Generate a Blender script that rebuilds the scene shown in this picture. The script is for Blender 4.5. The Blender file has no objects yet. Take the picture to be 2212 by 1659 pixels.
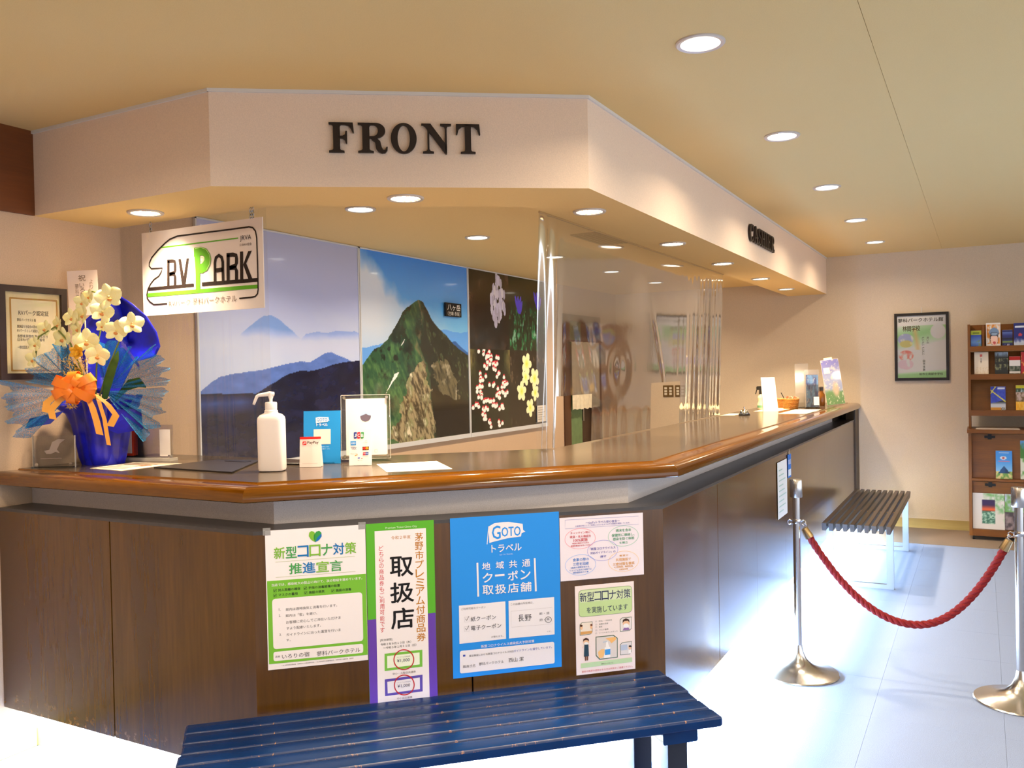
import bpy, bmesh, math, random
import numpy as np
from mathutils import Vector, Matrix

random.seed(7)
scene = bpy.context.scene
COL = scene.collection

# ------------------------------------------------------------------ camera
FOCAL, YAW, PITCH, ROLL = 1870.255, 28.4525, -0.7952, -1.1313
def make_camera():
    y, p, r = (math.radians(a) for a in (YAW, PITCH, ROLL))
    fw = Vector((-math.sin(y) * math.cos(p), math.cos(y) * math.cos(p), math.sin(p)))
    rt = Vector((math.cos(y), math.sin(y), 0))
    up = rt.cross(fw)
    rt2 = rt * math.cos(r) + up * math.sin(r)
    up2 = -rt * math.sin(r) + up * math.cos(r)
    cd = bpy.data.cameras.new('camera')
    cd.sensor_width = 36.0
    cd.lens = FOCAL * 36.0 / 2212.0
    cd.clip_start = 0.05
    co = bpy.data.objects.new('camera', cd)
    COL.objects.link(co)
    m = Matrix((rt2, up2, -fw)).transposed().to_4x4()
    m.translation = Vector((0, 0, 1.5))
    co.matrix_world = m
    scene.camera = co
make_camera()

# ------------------------------------------------------------------ world, exposure
world = bpy.data.worlds.new('daylight')
scene.world = world
world.use_nodes = True
bg = world.node_tree.nodes['Background']
bg.inputs['Color'].default_value = (0.86, 0.92, 1.0, 1)
bg.inputs['Strength'].default_value = 1.4
vs = scene.view_settings
vs.view_transform = 'Standard'
vs.look = 'None'
vs.gamma = 1.0
vs.use_curve_mapping = False
vs.exposure = 0.62
scene.cycles.use_denoising = True
scene.cycles.max_bounces = 10
scene.cycles.transparent_max_bounces = 24
scene.cycles.sample_clamp_indirect = 6.0
scene.cycles.caustics_reflective = False
scene.cycles.caustics_refractive = False
# lamp settings (used by the lamps' own builders)
LOBBY_W, SOFFIT_W, OFFICE_W, LED_W_PER_M = 5.8, 11.5, 7.8, 58.0
WARM, NEUTRAL, COOL = (1.0, 0.77, 0.50), (1.0, 0.81, 0.58), (0.66, 0.86, 1.0)

# ------------------------------------------------------------------ colours and materials
def lin(c):
    c = c / 255.0
    return c / 12.92 if c <= 0.04045 else ((c + 0.055) / 1.055) ** 2.4
def L(rgb):
    return tuple(lin(c) for c in rgb) + (1.0,)

MATS = {}
def mat(name, rgb, rough=0.5, metal=0.0, bump=0.0, scale=60.0, vary=0.0, spec=0.5, coat=0.0, stretch=(1, 1, 1),
        alpha=1.0, rgb2=None, detail=4.0, trans=0.0, ior=1.45, subsurf=0.0, contrast=(0.3, 0.7)):
    if name in MATS:
        return MATS[name]
    m = bpy.data.materials.new(name)
    m.use_nodes = True
    nt = m.node_tree
    b = nt.nodes['Principled BSDF']
    b.inputs['Base Color'].default_value = L(rgb)
    b.inputs['Roughness'].default_value = rough
    b.inputs['Metallic'].default_value = metal
    b.inputs['Specular IOR Level'].default_value = spec
    b.inputs['Coat Weight'].default_value = coat
    b.inputs['Coat Roughness'].default_value = 0.08
    b.inputs['Alpha'].default_value = alpha
    b.inputs['Transmission Weight'].default_value = trans
    b.inputs['IOR'].default_value = ior
    if subsurf:
        b.inputs['Subsurface Weight'].default_value = subsurf
        b.inputs['Subsurface Radius'].default_value = (0.02, 0.015, 0.01)
    if bump or vary or rgb2:
        tc = nt.nodes.new('ShaderNodeTexCoord')
        mp = nt.nodes.new('ShaderNodeMapping')
        mp.inputs['Scale'].default_value = stretch
        nz = nt.nodes.new('ShaderNodeTexNoise')
        nz.inputs['Scale'].default_value = scale
        nz.inputs['Detail'].default_value = detail
        nt.links.new(tc.outputs['Object'], mp.inputs['Vector'])
        nt.links.new(mp.outputs['Vector'], nz.inputs['Vector'])
        if vary or rgb2:
            cr = nt.nodes.new('ShaderNodeValToRGB')
            cr.color_ramp.elements[0].position = contrast[0]
            cr.color_ramp.elements[1].position = contrast[1]
            cr.color_ramp.elements[0].color = L(rgb2) if rgb2 else L([max(0, c * (1 - vary)) for c in rgb])
            cr.color_ramp.elements[1].color = L(rgb) if rgb2 else L([min(255, c * (1 + vary)) for c in rgb])
            nt.links.new(nz.outputs['Fac'], cr.inputs['Fac'])
            nt.links.new(cr.outputs['Color'], b.inputs['Base Color'])
        if bump:
            bp = nt.nodes.new('ShaderNodeBump')
            bp.inputs['Strength'].default_value = bump
            bp.inputs['Distance'].default_value = 0.002
            nt.links.new(nz.outputs['Fac'], bp.inputs['Height'])
            nt.links.new(bp.outputs['Normal'], b.inputs['Normal'])
    MATS[name] = m
    return m

def flat(rgb, rough=0.55):
    k = 'ink_%d_%d_%d' % tuple(int(c) for c in rgb)
    return mat(k, rgb, rough, spec=0.3)

def emit(name, rgb, strength):
    if name in MATS:
        return MATS[name]
    m = bpy.data.materials.new(name)
    m.use_nodes = True
    nt = m.node_tree
    nt.nodes.remove(nt.nodes['Principled BSDF'])
    e = nt.nodes.new('ShaderNodeEmission')
    e.inputs['Color'].default_value = tuple(rgb) + (1,)
    e.inputs['Strength'].default_value = strength
    nt.links.new(e.outputs[0], nt.nodes['Material Output'].inputs['Surface'])
    MATS[name] = m
    return m

def film(name, tint=(1, 1, 1), haze=0.05, rough=0.03, refl=1.0, bump=0.0, hazecol=(230, 228, 225)):
    """thin clear sheet: see-through with Fresnel reflections and a little milky haze"""
    if name in MATS:
        return MATS[name]
    m = bpy.data.materials.new(name)
    m.use_nodes = True
    nt = m.node_tree
    nt.nodes.remove(nt.nodes['Principled BSDF'])
    tr = nt.nodes.new('ShaderNodeBsdfTransparent')
    tr.inputs[0].default_value = tuple(tint) + (1,)
    gl = nt.nodes.new('ShaderNodeBsdfGlossy')
    gl.inputs['Roughness'].default_value = rough
    df = nt.nodes.new('ShaderNodeBsdfDiffuse')
    df.inputs[0].default_value = L(hazecol)
    fr = nt.nodes.new('ShaderNodeFresnel')
    fr.inputs['IOR'].default_value = 1.5
    mu = nt.nodes.new('ShaderNodeMath'); mu.operation = 'MULTIPLY'
    mu.inputs[1].default_value = refl
    m1 = nt.nodes.new('ShaderNodeMixShader'); m1.inputs[0].default_value = haze
    m2 = nt.nodes.new('ShaderNodeMixShader')
    nt.links.new(fr.outputs[0], mu.inputs[0])
    nt.links.new(tr.outputs[0], m1.inputs[1]); nt.links.new(df.outputs[0], m1.inputs[2])
    nt.links.new(mu.outputs[0], m2.inputs[0])
    nt.links.new(m1.outputs[0], m2.inputs[1]); nt.links.new(gl.outputs[0], m2.inputs[2])
    nt.links.new(m2.outputs[0], nt.nodes['Material Output'].inputs['Surface'])
    if bump:
        nz = nt.nodes.new('ShaderNodeTexNoise'); nz.inputs['Scale'].default_value = 9
        bp = nt.nodes.new('ShaderNodeBump'); bp.inputs['Strength'].default_value = bump
        bp.inputs['Distance'].default_value = 0.01
        nt.links.new(nz.outputs['Fac'], bp.inputs['Height'])
        nt.links.new(bp.outputs[0], gl.inputs['Normal'])
        nt.links.new(bp.outputs[0], fr.inputs['Normal'])
    MATS[name] = m
    return m

def wood(name, dark, light, rough=0.3, axis='Z', scale=9.0, coat=0.0, fine=0.25, spec=0.5):
    """veneer or solid wood, grain along one local axis"""
    if name in MATS:
        return MATS[name]
    m = bpy.data.materials.new(name)
    m.use_nodes = True
    nt = m.node_tree
    b = nt.nodes['Principled BSDF']
    b.inputs['Roughness'].default_value = rough
    b.inputs['Coat Weight'].default_value = coat
    b.inputs['Coat Roughness'].default_value = 0.1
    b.inputs['Specular IOR Level'].default_value = spec
    tc = nt.nodes.new('ShaderNodeTexCoord')
    mp = nt.nodes.new('ShaderNodeMapping')
    s = {'X': (0.08, 1, 1), 'Y': (1, 0.08, 1), 'Z': (1, 1, 0.08)}[axis]
    mp.inputs['Scale'].default_value = s
    nz = nt.nodes.new('ShaderNodeTexNoise')
    nz.inputs['Scale'].default_value = scale
    nz.inputs['Detail'].default_value = 6
    nz.inputs['Distortion'].default_value = 0.6
    n2 = nt.nodes.new('ShaderNodeTexNoise')
    n2.inputs['Scale'].default_value = scale * 14
    n2.inputs['Detail'].default_value = 3
    mx = nt.nodes.new('ShaderNodeMix'); mx.data_type = 'FLOAT'
    mx.inputs[0].default_value = fine
    cr = nt.nodes.new('ShaderNodeValToRGB')
    cr.color_ramp.elements[0].position = 0.34
    cr.color_ramp.elements[1].position = 0.66
    cr.color_ramp.elements[0].color = L(dark)
    cr.color_ramp.elements[1].color = L(light)
    nt.links.new(tc.outputs['Object'], mp.inputs['Vector'])
    nt.links.new(mp.outputs['Vector'], nz.inputs['Vector'])
    nt.links.new(mp.outputs['Vector'], n2.inputs['Vector'])
    nt.links.new(nz.outputs['Fac'], mx.inputs[2])
    nt.links.new(n2.outputs['Fac'], mx.inputs[3])
    nt.links.new(mx.outputs[0], cr.inputs['Fac'])
    nt.links.new(cr.outputs['Color'], b.inputs['Base Color'])
    MATS[name] = m
    return m

def picture_mat(name, rough=0.35, coat=0.0, spec=0.5):
    if name in MATS:
        return MATS[name]
    m = bpy.data.materials.new(name)
    m.use_nodes = True
    nt = m.node_tree
    b = nt.nodes['Principled BSDF']
    b.inputs['Roughness'].default_value = rough
    b.inputs['Coat Weight'].default_value = coat
    b.inputs['Coat Roughness'].default_value = 0.06
    b.inputs['Specular IOR Level'].default_value = spec
    at = nt.nodes.new('ShaderNodeAttribute')
    at.attribute_name = 'Col'
    nt.links.new(at.outputs['Color'], b.inputs['Base Color'])
    MATS[name] = m
    return m

# ------------------------------------------------------------------ mesh building
class MB:
    def __init__(s):
        s.v, s.f, s.mi = [], [], []
    def add(s, verts, faces, mi=0):
        o = len(s.v)
        s.v += [tuple(p) for p in verts]
        s.f += [tuple(i + o for i in f) for f in faces]
        s.mi += [mi] * len(faces)
        return s
    def box(s, x0, x1, y0, y1, z0, z1, mi=0):
        v = [(x0, y0, z0), (x1, y0, z0), (x1, y1, z0), (x0, y1, z0), (x0, y0, z1), (x1, y0, z1), (x1, y1, z1), (x0, y1, z1)]
        f = [(0, 3, 2, 1), (4, 5, 6, 7), (0, 1, 5, 4), (1, 2, 6, 5), (2, 3, 7, 6), (3, 0, 4, 7)]
        return s.add(v, f, mi)
    def rbox(s, x0, x1, y0, y1, z0, z1, r=0.004, axis='z', n=3, mi=0):
        """box with rounded edges along one axis"""
        if axis == 'z': a, b, c = (x0, x1), (y0, y1), (z0, z1); P = lambda u, v, w: (u, v, w)
        elif axis == 'x': a, b, c = (y0, y1), (z0, z1), (x0, x1); P = lambda u, v, w: (w, u, v)
        else: a, b, c = (z0, z1), (x0, x1), (y0, y1); P = lambda u, v, w: (v, w, u)
        pts = rrect(a[0], a[1], b[0], b[1], r, n)
        k = len(pts)
        v = [P(p[0], p[1], c[0]) for p in pts] + [P(p[0], p[1], c[1]) for p in pts]
        f = [tuple(range(k))[::-1], tuple(range(k, 2 * k))] + [(i, (i + 1) % k, k + (i + 1) % k, k + i) for i in range(k)]
        return s.add(v, f, mi)
    def prism(s, pts, z0, z1, mi=0):
        k = len(pts)
        v = [(p[0], p[1], z0) for p in pts] + [(p[0], p[1], z1) for p in pts]
        f = [tuple(range(k))[::-1], tuple(range(k, 2 * k))] + [(i, (i + 1) % k, k + (i + 1) % k, k + i) for i in range(k)]
        return s.add(v, f, mi)
    def tube(s, path, r, n=8, cap=True, mi=0):
        path = [Vector(p) for p in path]
        rr = r if isinstance(r, (list, tuple)) else [r] * len(path)
        vs_, fs = [], []
        ref = None
        for i, p in enumerate(path):
            t = (path[min(i + 1, len(path) - 1)] - path[max(i - 1, 0)]).normalized()
            if ref is None:
                ref = Vector((0, 0, 1)) if abs(t.z) < 0.9 else Vector((1, 0, 0))
            a = (ref - t * ref.dot(t)).normalized()
            ref = a
            b = t.cross(a)
            for j in range(n):
                th = 2 * math.pi * j / n
                vs_.append(p + (a * math.cos(th) + b * math.sin(th)) * rr[i])
        m = len(path)
        for i in range(m - 1):
            for j in range(n):
                fs.append((i * n + j, i * n + (j + 1) % n, (i + 1) * n + (j + 1) % n, (i + 1) * n + j))
        if cap:
            fs.append(tuple(range(n))[::-1]); fs.append(tuple(range((m - 1) * n, m * n)))
        return s.add(vs_, fs, mi)
    def lathe(s, prof, n=32, c=(0, 0), mi=0, capb=True, capt=True):
        vs_, fs = [], []
        for r, z in prof:
            for j in range(n):
                th = 2 * math.pi * j / n
                vs_.append((c[0] + r * math.cos(th), c[1] + r * math.sin(th), z))
        m = len(prof)
        for i in range(m - 1):
            for j in range(n):
                fs.append((i * n + j, i * n + (j + 1) % n, (i + 1) * n + (j + 1) % n, (i + 1) * n + j))
        if capb: fs.append(tuple(range(n))[::-1])
        if capt: fs.append(tuple(range((m - 1) * n, m * n)))
        return s.add(vs_, fs, mi)
    def grid(s, pts2d, mi=0):
        h, w = len(pts2d), len(pts2d[0])
        v = [p for row in pts2d for p in row]
        f = [(i * w + j, i * w + j + 1, (i + 1) * w + j + 1, (i + 1) * w + j) for i in range(h - 1) for j in range(w - 1)]
        return s.add(v, f, mi)
    def mesh(s, name, mats, smooth=False):
        me = bpy.data.meshes.new(name)
        me.from_pydata(s.v, [], s.f)
        for m in (mats if isinstance(mats, (list, tuple)) else [mats]):
            me.materials.append(m)
        if any(s.mi):
            me.polygons.foreach_set('material_index', s.mi)
        if smooth:
            me.polygons.foreach_set('use_smooth', [True] * len(me.polygons))
            if smooth == 'auto':
                try: me.set_sharp_from_angle(angle=math.radians(38))
                except Exception: pass
        me.update()
        return me
    def build(s, name, mats, parent=None, smooth=False, loc=None, rot=None, fix=False):
        me = s.mesh(name, mats, smooth)
        if fix:
            bm = bmesh.new(); bm.from_mesh(me); bmesh.ops.recalc_face_normals(bm, faces=bm.faces); bm.to_mesh(me); bm.free()
        o = bpy.data.objects.new(name, me)
        COL.objects.link(o)
        if parent: o.parent = parent
        if loc is not None: o.location = loc
        if rot is not None: o.rotation_euler = rot
        return o

def rrect(x0, x1, y0, y1, r, n=4):
    pts = []
    for cx, cy, a0 in ((x1 - r, y0 + r, -90), (x1 - r, y1 - r, 0), (x0 + r, y1 - r, 90), (x0 + r, y0 + r, 180)):
        for i in range(n + 1):
            a = math.radians(a0 + 90 * i / n)
            pts.append((cx + r * math.cos(a), cy + r * math.sin(a)))
    return pts

def link_mesh(name, me, parent=None, loc=None, rot=None, scale=None):
    o = bpy.data.objects.new(name, me)
    COL.objects.link(o)
    if parent: o.parent = parent
    if loc is not None: o.location = loc
    if rot is not None: o.rotation_euler = rot
    if scale is not None: o.scale = scale
    return o

def tag(o, label=None, cat=None, group=None, kind=None):
    if label: o['label'] = label
    if cat: o['category'] = cat
    if group: o['group'] = group
    if kind: o['kind'] = kind
    return o

def thing(name, label, cat, loc=(0, 0, 0), rotz=0.0, group=None, matrix=None):
    o = bpy.data.objects.new(name, None)
    o.empty_display_size = 0.05
    COL.objects.link(o)
    if matrix is not None: o.matrix_world = matrix
    else:
        o.location = loc
        o.rotation_euler = (0, 0, rotz)
    return tag(o, label, cat, group)

def frame(origin, xaxis):
    """upright frame: local X along xaxis, local Y up, local Z out of the surface"""
    x = Vector(xaxis).normalized()
    y = Vector((0, 0, 1))
    z = x.cross(y)
    m = Matrix((x, y, z)).transposed().to_4x4()
    m.translation = Vector(origin)
    return m

def lamp(parent, loc, power, size, color, spread=170.0, size_y=None, name='lamp_light'):
    ld = bpy.data.lights.new(name, 'AREA')
    ld.energy = power
    ld.color = color
    ld.spread = math.radians(spread)
    if size_y:
        ld.shape = 'RECTANGLE'; ld.size = size; ld.size_y = size_y
    else:
        ld.shape = 'DISK'; ld.size = size
    o = bpy.data.objects.new(name, ld)
    COL.objects.link(o)
    o.parent = parent
    o.location = loc
    return o

# ------------------------------------------------------------------ lettering and print
_fc = bpy.data.curves.new('type_source', 'FONT')
_fc.resolution_u = 2
_fo = bpy.data.objects.new('type_source', _fc)
_glyph_cache = {}
def glyphs(body, bold=0.0, spacing=1.0):
    k = (body, bold, spacing)
    if k in _glyph_cache:
        return _glyph_cache[k]
    _fc.body = body
    _fc.offset = bold
    _fc.space_character = spacing
    me = _fo.to_mesh()
    n = len(me.vertices)
    v = np.zeros(n * 3); me.vertices.foreach_get('co', v)
    v = v.reshape(-1, 3)[:, :2].copy()
    me.calc_loop_triangles()
    t = np.zeros(len(me.loop_triangles) * 3, dtype=np.int32)
    me.loop_triangles.foreach_get('vertices', t)
    t = t.reshape(-1, 3)
    _fo.to_mesh_clear()
    _glyph_cache[k] = (v, t)
    return v, t

class Print:
    """flat print on a sheet; layout positions are given on a drawing whose four corners map to the sheet"""
    def __init__(s, parent, w, h, corners, z=0.0006, step=0.0003):
        s.parent, s.z, s.step = parent, z, step
        dst = [(-w / 2, h), (w / 2, h), (w / 2, 0), (-w / 2, 0)]
        A = []; B = []
        for (x, y), (u, v) in zip(corners, dst):
            A += [[x, y, 1, 0, 0, 0, -u * x, -u * y], [0, 0, 0, x, y, 1, -v * x, -v * y]]
            B += [u, v]
        q = np.linalg.solve(np.array(A, float), np.array(B, float))
        s.H = np.append(q, 1).reshape(3, 3)
        s.w, s.h = w, h
        s.layers = {}
    def m(s, x, y):
        p = s.H @ np.array([x, y, 1.0])
        return float(p[0] / p[2]), float(p[1] / p[2])
    def _put(s, kind, color, v3, faces, solo=False):
        k = (kind, tuple(color), solo and len(s.layers))
        mb = s.layers.setdefault(k, MB())
        mb.add(v3, faces)
    def text(s, body, bl, tr, color, bold=0.0, lay=3):
        v, t = glyphs(body)
        if not len(v): return
        if bold < 0: bold = 0
        (x0, y0), (x1, y1) = s.m(*bl), s.m(*tr)
        mn, mx = v.min(0), v.max(0)
        sc = np.array([(x1 - x0) / max(1e-6, mx[0] - mn[0]), (y1 - y0) / max(1e-6, mx[1] - mn[1])])
        if len(body) > 3 and sc[1] < 0.85 * sc[0]:   # keep long lines from being squashed
            ym = (y0 + y1) / 2
            sc[1] = 0.95 * sc[0]
            y0, y1 = ym - sc[1] * (mx[1] - mn[1]) / 2, ym + sc[1] * (mx[1] - mn[1]) / 2
        q = (v - mn) * sc + [x0, y0]
        z = s.z + lay * s.step
        if bold:   # heavier stroke: the glyph struck four times with a small shift
            e = bold * 0.62 * (y1 - y0)
            n0 = len(q)
            q = np.concatenate([q + d for d in ((e, e * 0.4), (-e, -e * 0.4), (-e * 0.4, e), (e * 0.4, -e))])
            t = np.concatenate([t + n0 * k for k in range(4)])
        n1 = len(q) // 4 if bold else len(q)
        s._put('lettering', color, [(p[0], p[1], z + 3e-5 * (i // n1)) for i, p in enumerate(q)], [tuple(int(i) for i in f) for f in t], solo=len(body) == 1 and (y1 - y0) > 0.025)
    def vtext(s, body, top_l, top_r, bot_l, bot_r, color, bold=0.0, fill=0.86, lay=3):
        n = len(body)
        for i, ch in enumerate(body):
            a, b = i / n + (1 - fill) / n / 2, (i + 1) / n - (1 - fill) / n / 2
            lx = top_l[0] + (bot_l[0] - top_l[0]) * b; ly = top_l[1] + (bot_l[1] - top_l[1]) * b
            rx = top_r[0] + (bot_r[0] - top_r[0]) * a; ry = top_r[1] + (bot_r[1] - top_r[1]) * a
            s.text(ch, (lx, ly), (rx, ry), color, bold, lay)
    def poly(s, pts, color, lay=1, kind='printed_shape'):
        q = [s.m(*p) for p in pts]
        z = s.z + lay * s.step
        area = sum(q[i][0] * q[(i + 1) % len(q)][1] - q[(i + 1) % len(q)][0] * q[i][1] for i in range(len(q)))
        if area < 0: q = q[::-1]
        s._put(kind, color, [(a, b, z) for a, b in q], [tuple(range(len(q)))], solo=abs(area) > 0.0008)
    def rpoly(s, tl, tr, br, bl, color, r=0.1, lay=1):
        """four-cornered shape with rounded corners"""
        P = [np.array(p, float) for p in (tl, tr, br, bl)]
        out = []
        for i in range(4):
            a, b, c = P[i - 1], P[i], P[(i + 1) % 4]
            d = r * min(np.linalg.norm(a - b), np.linalg.norm(c - b))
            p0 = b + (a - b) / np.linalg.norm(a - b) * d
            p1 = b + (c - b) / np.linalg.norm(c - b) * d
            for k in range(5):
                t = k / 4
                out.append(tuple((1 - t) ** 2 * p0 + 2 * t * (1 - t) * b + t * t * p1))
        s.poly(out, color, lay)
    def line(s, pts, width, color, lay=2, closed=False):
        """flat stroke; width in drawing units"""
        k = width * abs(s.m(pts[0][0] + 1, pts[0][1])[0] - s.m(*pts[0])[0])
        q = [np.array(s.m(*p)) for p in pts]
        z = s.z + lay * s.step
        n = len(q)
        Lp, Rp = [], []
        for i in range(n):
            if closed: a, b = q[i - 1], q[(i + 1) % n]
            else: a, b = q[max(i - 1, 0)], q[min(i + 1, n - 1)]
            t = (b - a) / (np.linalg.norm(b - a) + 1e-9)
            nn = np.array([-t[1], t[0]]) * k / 2
            Lp.append(q[i] + nn); Rp.append(q[i] - nn)
        v = [(p[0], p[1], z) for p in Lp] + [(p[0], p[1], z) for p in Rp]
        f = [(n + i, n + i + 1, i + 1, i) for i in range(n - 1)]
        if closed: f.append((2 * n - 1, n, 0, n - 1))
        s._put('printed_shape', color, v, f, solo=k > 0.003)
    def ring(s, c, rx, ry, width, color, lay=2, tilt=0.0):
        pts = [(c[0] + rx * math.cos(a), c[1] + ry * math.sin(a) + tilt * rx * math.cos(a)) for a in [2 * math.pi * i / 40 for i in range(40)]]
        s.line(pts, width, color, lay, closed=True)
    def disc(s, c, rx, ry, color, lay=1, a0=0, a1=360):
        pts = [(c[0] + rx * math.cos(math.radians(a0 + (a1 - a0) * i / 28)), c[1] + ry * math.sin(math.radians(a0 + (a1 - a0) * i / 28))) for i in range(29)]
        s.poly(pts, color, lay)
    def done(s):
        for (kind, color, _), mb in s.layers.items():
            mb.build(kind, flat(color), s.parent)

def sheet(name, label, cat, origin, xaxis, w, h, color=(242, 236, 236), t=0.0008, group=None, part='paper', rough=0.5, lean=0.0, material=None):
    M4 = frame(origin, xaxis)
    if lean: M4 = M4 @ Matrix.Rotation(-lean, 4, 'X')
    o = thing(name, label, cat, matrix=M4, group=group)
    MB().box(-w / 2, w / 2, 0, h, 0, t).build(part, material or flat(color, rough), o)
    return o

# ------------------------------------------------------------------ painted pictures (printed photographs)
_rs = np.random.RandomState(3)
_tab = _rs.rand(256, 256)
def vnoise(x, y):
    xi, yi = np.floor(x).astype(int), np.floor(y).astype(int)
    xf, yf = x - xi, y - yi
    xf = xf * xf * (3 - 2 * xf); yf = yf * yf * (3 - 2 * yf)
    g = lambda a, b: _tab[a % 256, b % 256]
    return (g(xi, yi) * (1 - xf) + g(xi + 1, yi) * xf) * (1 - yf) + (g(xi, yi + 1) * (1 - xf) + g(xi + 1, yi + 1) * xf) * yf
def fbm(x, y, o=5):
    r = 0; a = 0.5; t = 0
    for i in range(o):
        r = r + a * vnoise(x * 2 ** i + 17 * i, y * 2 ** i + 31 * i); t += a; a *= 0.55
    return r / t
def inside(U, V, pts):
    r = np.zeros(U.shape, bool)
    n = len(pts)
    for i in range(n):
        (x0, y0), (x1, y1) = pts[i], pts[(i + 1) % n]
        if y0 == y1: continue
        c = ((V > y0) != (V > y1)) & (U < (x1 - x0) * (V - y0) / (y1 - y0) + x0)
        r ^= c
    return r
def below(U, V, pts):
    xs, ys = [p[0] for p in pts], [p[1] for p in pts]
    return V < np.interp(U, xs, ys)
def mixc(A, B, k):
    k = np.clip(k, 0, 1)[..., None]
    return A * (1 - k) + np.array(B, float) * k
def picture(name, parent, w, h, nx, ny, fn, z, material, label=None, x0=None, y0=0.0):
    """fine quad grid with a printed colour per point"""
    U, V = np.meshgrid(np.linspace(0, 1, nx), np.linspace(0, 1, ny))
    rgb = np.clip(fn(U, V), 0, 255) / 255.0
    rl = np.where(rgb <= 0.04045, rgb / 12.92, ((rgb + 0.055) / 1.055) ** 2.4)
    col = np.concatenate([rl, np.ones(rl.shape[:2] + (1,))], axis=2).astype(np.float32)
    xo = -w / 2 if x0 is None else x0
    co = np.stack([U * w + xo, V * h + y0, np.full_like(U, z)], axis=2).reshape(-1, 3)
    idx = np.arange(nx * ny).reshape(ny, nx)
    fc = np.stack([idx[:-1, :-1], idx[:-1, 1:], idx[1:, 1:], idx[1:, :-1]], axis=2).reshape(-1, 4)
    me = bpy.data.meshes.new(name)
    me.vertices.add(len(co)); me.vertices.foreach_set('co', co.astype(np.float32).ravel())
    me.loops.add(fc.size); me.loops.foreach_set('vertex_index', fc.astype(np.int32).ravel())
    me.polygons.add(len(fc))
    me.polygons.foreach_set('loop_start', (np.arange(len(fc)) * 4).astype(np.int32))
    at = me.color_attributes.new('Col', 'FLOAT_COLOR', 'POINT')
    at.data.foreach_set('color', col.ravel())
    me.materials.append(material)
    me.update(calc_edges=True)
    me.validate()
    o = link_mesh(name, me, parent)
    if label: o['label'] = label
    return o

# ================================================================== the room
WX, FY, ZC, ZS, ZO = -3.446, 8.724, 2.5335, 2.1856, 2.308
XR, YB = 4.6, -4.2
paper_wall = mat('wallpaper_beige', (214, 196, 172), 0.85, bump=0.25, scale=220, vary=0.03)
paper_pink = mat('wallpaper_soffit', (238, 214, 192), 0.85, bump=0.25, scale=260, vary=0.025)
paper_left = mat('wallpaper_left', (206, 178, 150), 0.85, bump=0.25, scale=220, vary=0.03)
ceil_m = mat('ceiling_paint', (232, 201, 138), 0.9, bump=0.15, scale=300, vary=0.015)
under_m = mat('soffit_paint', (246, 210, 140), 0.85, bump=0.15, scale=300, vary=0.015)
carpet_m = mat('carpet_tile', (143, 159, 197), 0.95, bump=0.6, scale=420, vary=0.10, detail=2)
carpet_base = mat('carpet_base', (150, 156, 176), 0.95)
brown_floor = mat('brown_border', (140, 122, 108), 0.8, bump=0.3, scale=300, vary=0.06)
base_wood = wood('baseboard_wood', (150, 122, 62), (176, 146, 84), 0.45, 'X', 12)
base_wood_y = wood('baseboard_wood_y', (150, 122, 62), (176, 146, 84), 0.45, 'Y', 12)
dark_wood = wood('dark_trim_wood', (96, 50, 14), (120, 64, 20), 0.5, 'Y', 8)
white_trim = mat('white_trim', (225, 220, 215), 0.5)

def struct(name, mb, m, parent=None, label=None, **k):
    o = mb.build(name, m, parent, **k)
    if parent is None: o['kind'] = 'structure'
    if label: o['label'] = label
    return o

fl = struct('floor', MB().box(WX - 0.1, XR, YB, FY + 0.1, -0.1, -0.008), carpet_base, label='pale blue grey carpet tile floor of the lobby')
tm = MB().box(0.0004, 0.4996, 0.0004, 0.4996, -0.008, 0.0).mesh('carpet_tile', carpet_m)
for i in range(14):
    for j in range(16):
        x, y = -3.43 + 0.5 * i, -0.06 + 0.5 * j
        link_mesh('carpet_tile', tm, fl, (x, y, 0))
struct('trim_1', MB().box(-1.16, XR, 7.945, FY, -0.01, 0.001), brown_floor, label='brown floor border strip along the far wall')

cg = -0.2965
struct('ceiling', MB().box(WX - 0.1, cg - 0.0007, YB, FY, ZC, ZC + 0.08).box(cg + 0.0007, XR, YB, FY, ZC, ZC + 0.08), ceil_m,
       label='warm cream lobby ceiling with one thin joint')
struct('wall_back', MB().box(WX - 0.1, XR, FY, FY + 0.12, 0, ZC + 0.1), paper_wall, label='beige papered far wall behind the rack and the framed poster')
# left wall with the office doorway
DY0, DY1, DZ = 7.50, 8.22, 1.98
struct('wall_left', MB().box(WX - 0.12, WX, YB, DY0, 0, ZC + 0.1).box(WX - 0.12, WX, DY0, DY1, DZ, ZC + 0.1).box(WX - 0.12, WX, DY1, FY, 0, ZC + 0.1),
       paper_left, label='beige brown papered wall carrying the mountain photographs')
struct('wall_front', MB().box(WX - 0.1, XR, YB - 0.12, YB, 0, ZC + 0.1), paper_wall)
struct('trim_2', MB().box(WX, WX + 0.012, YB, 2.2248, ZS, ZC), dark_wood, label='dark wooden band on the left wall under the ceiling')
struct('baseboard_left', MB().box(WX, WX + 0.012, YB, 2.172, 0, 0.075), base_wood_y)
struct('baseboard_back', MB().box(-1.02, XR, FY - 0.012, FY, 0, 0.085), base_wood)

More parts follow.
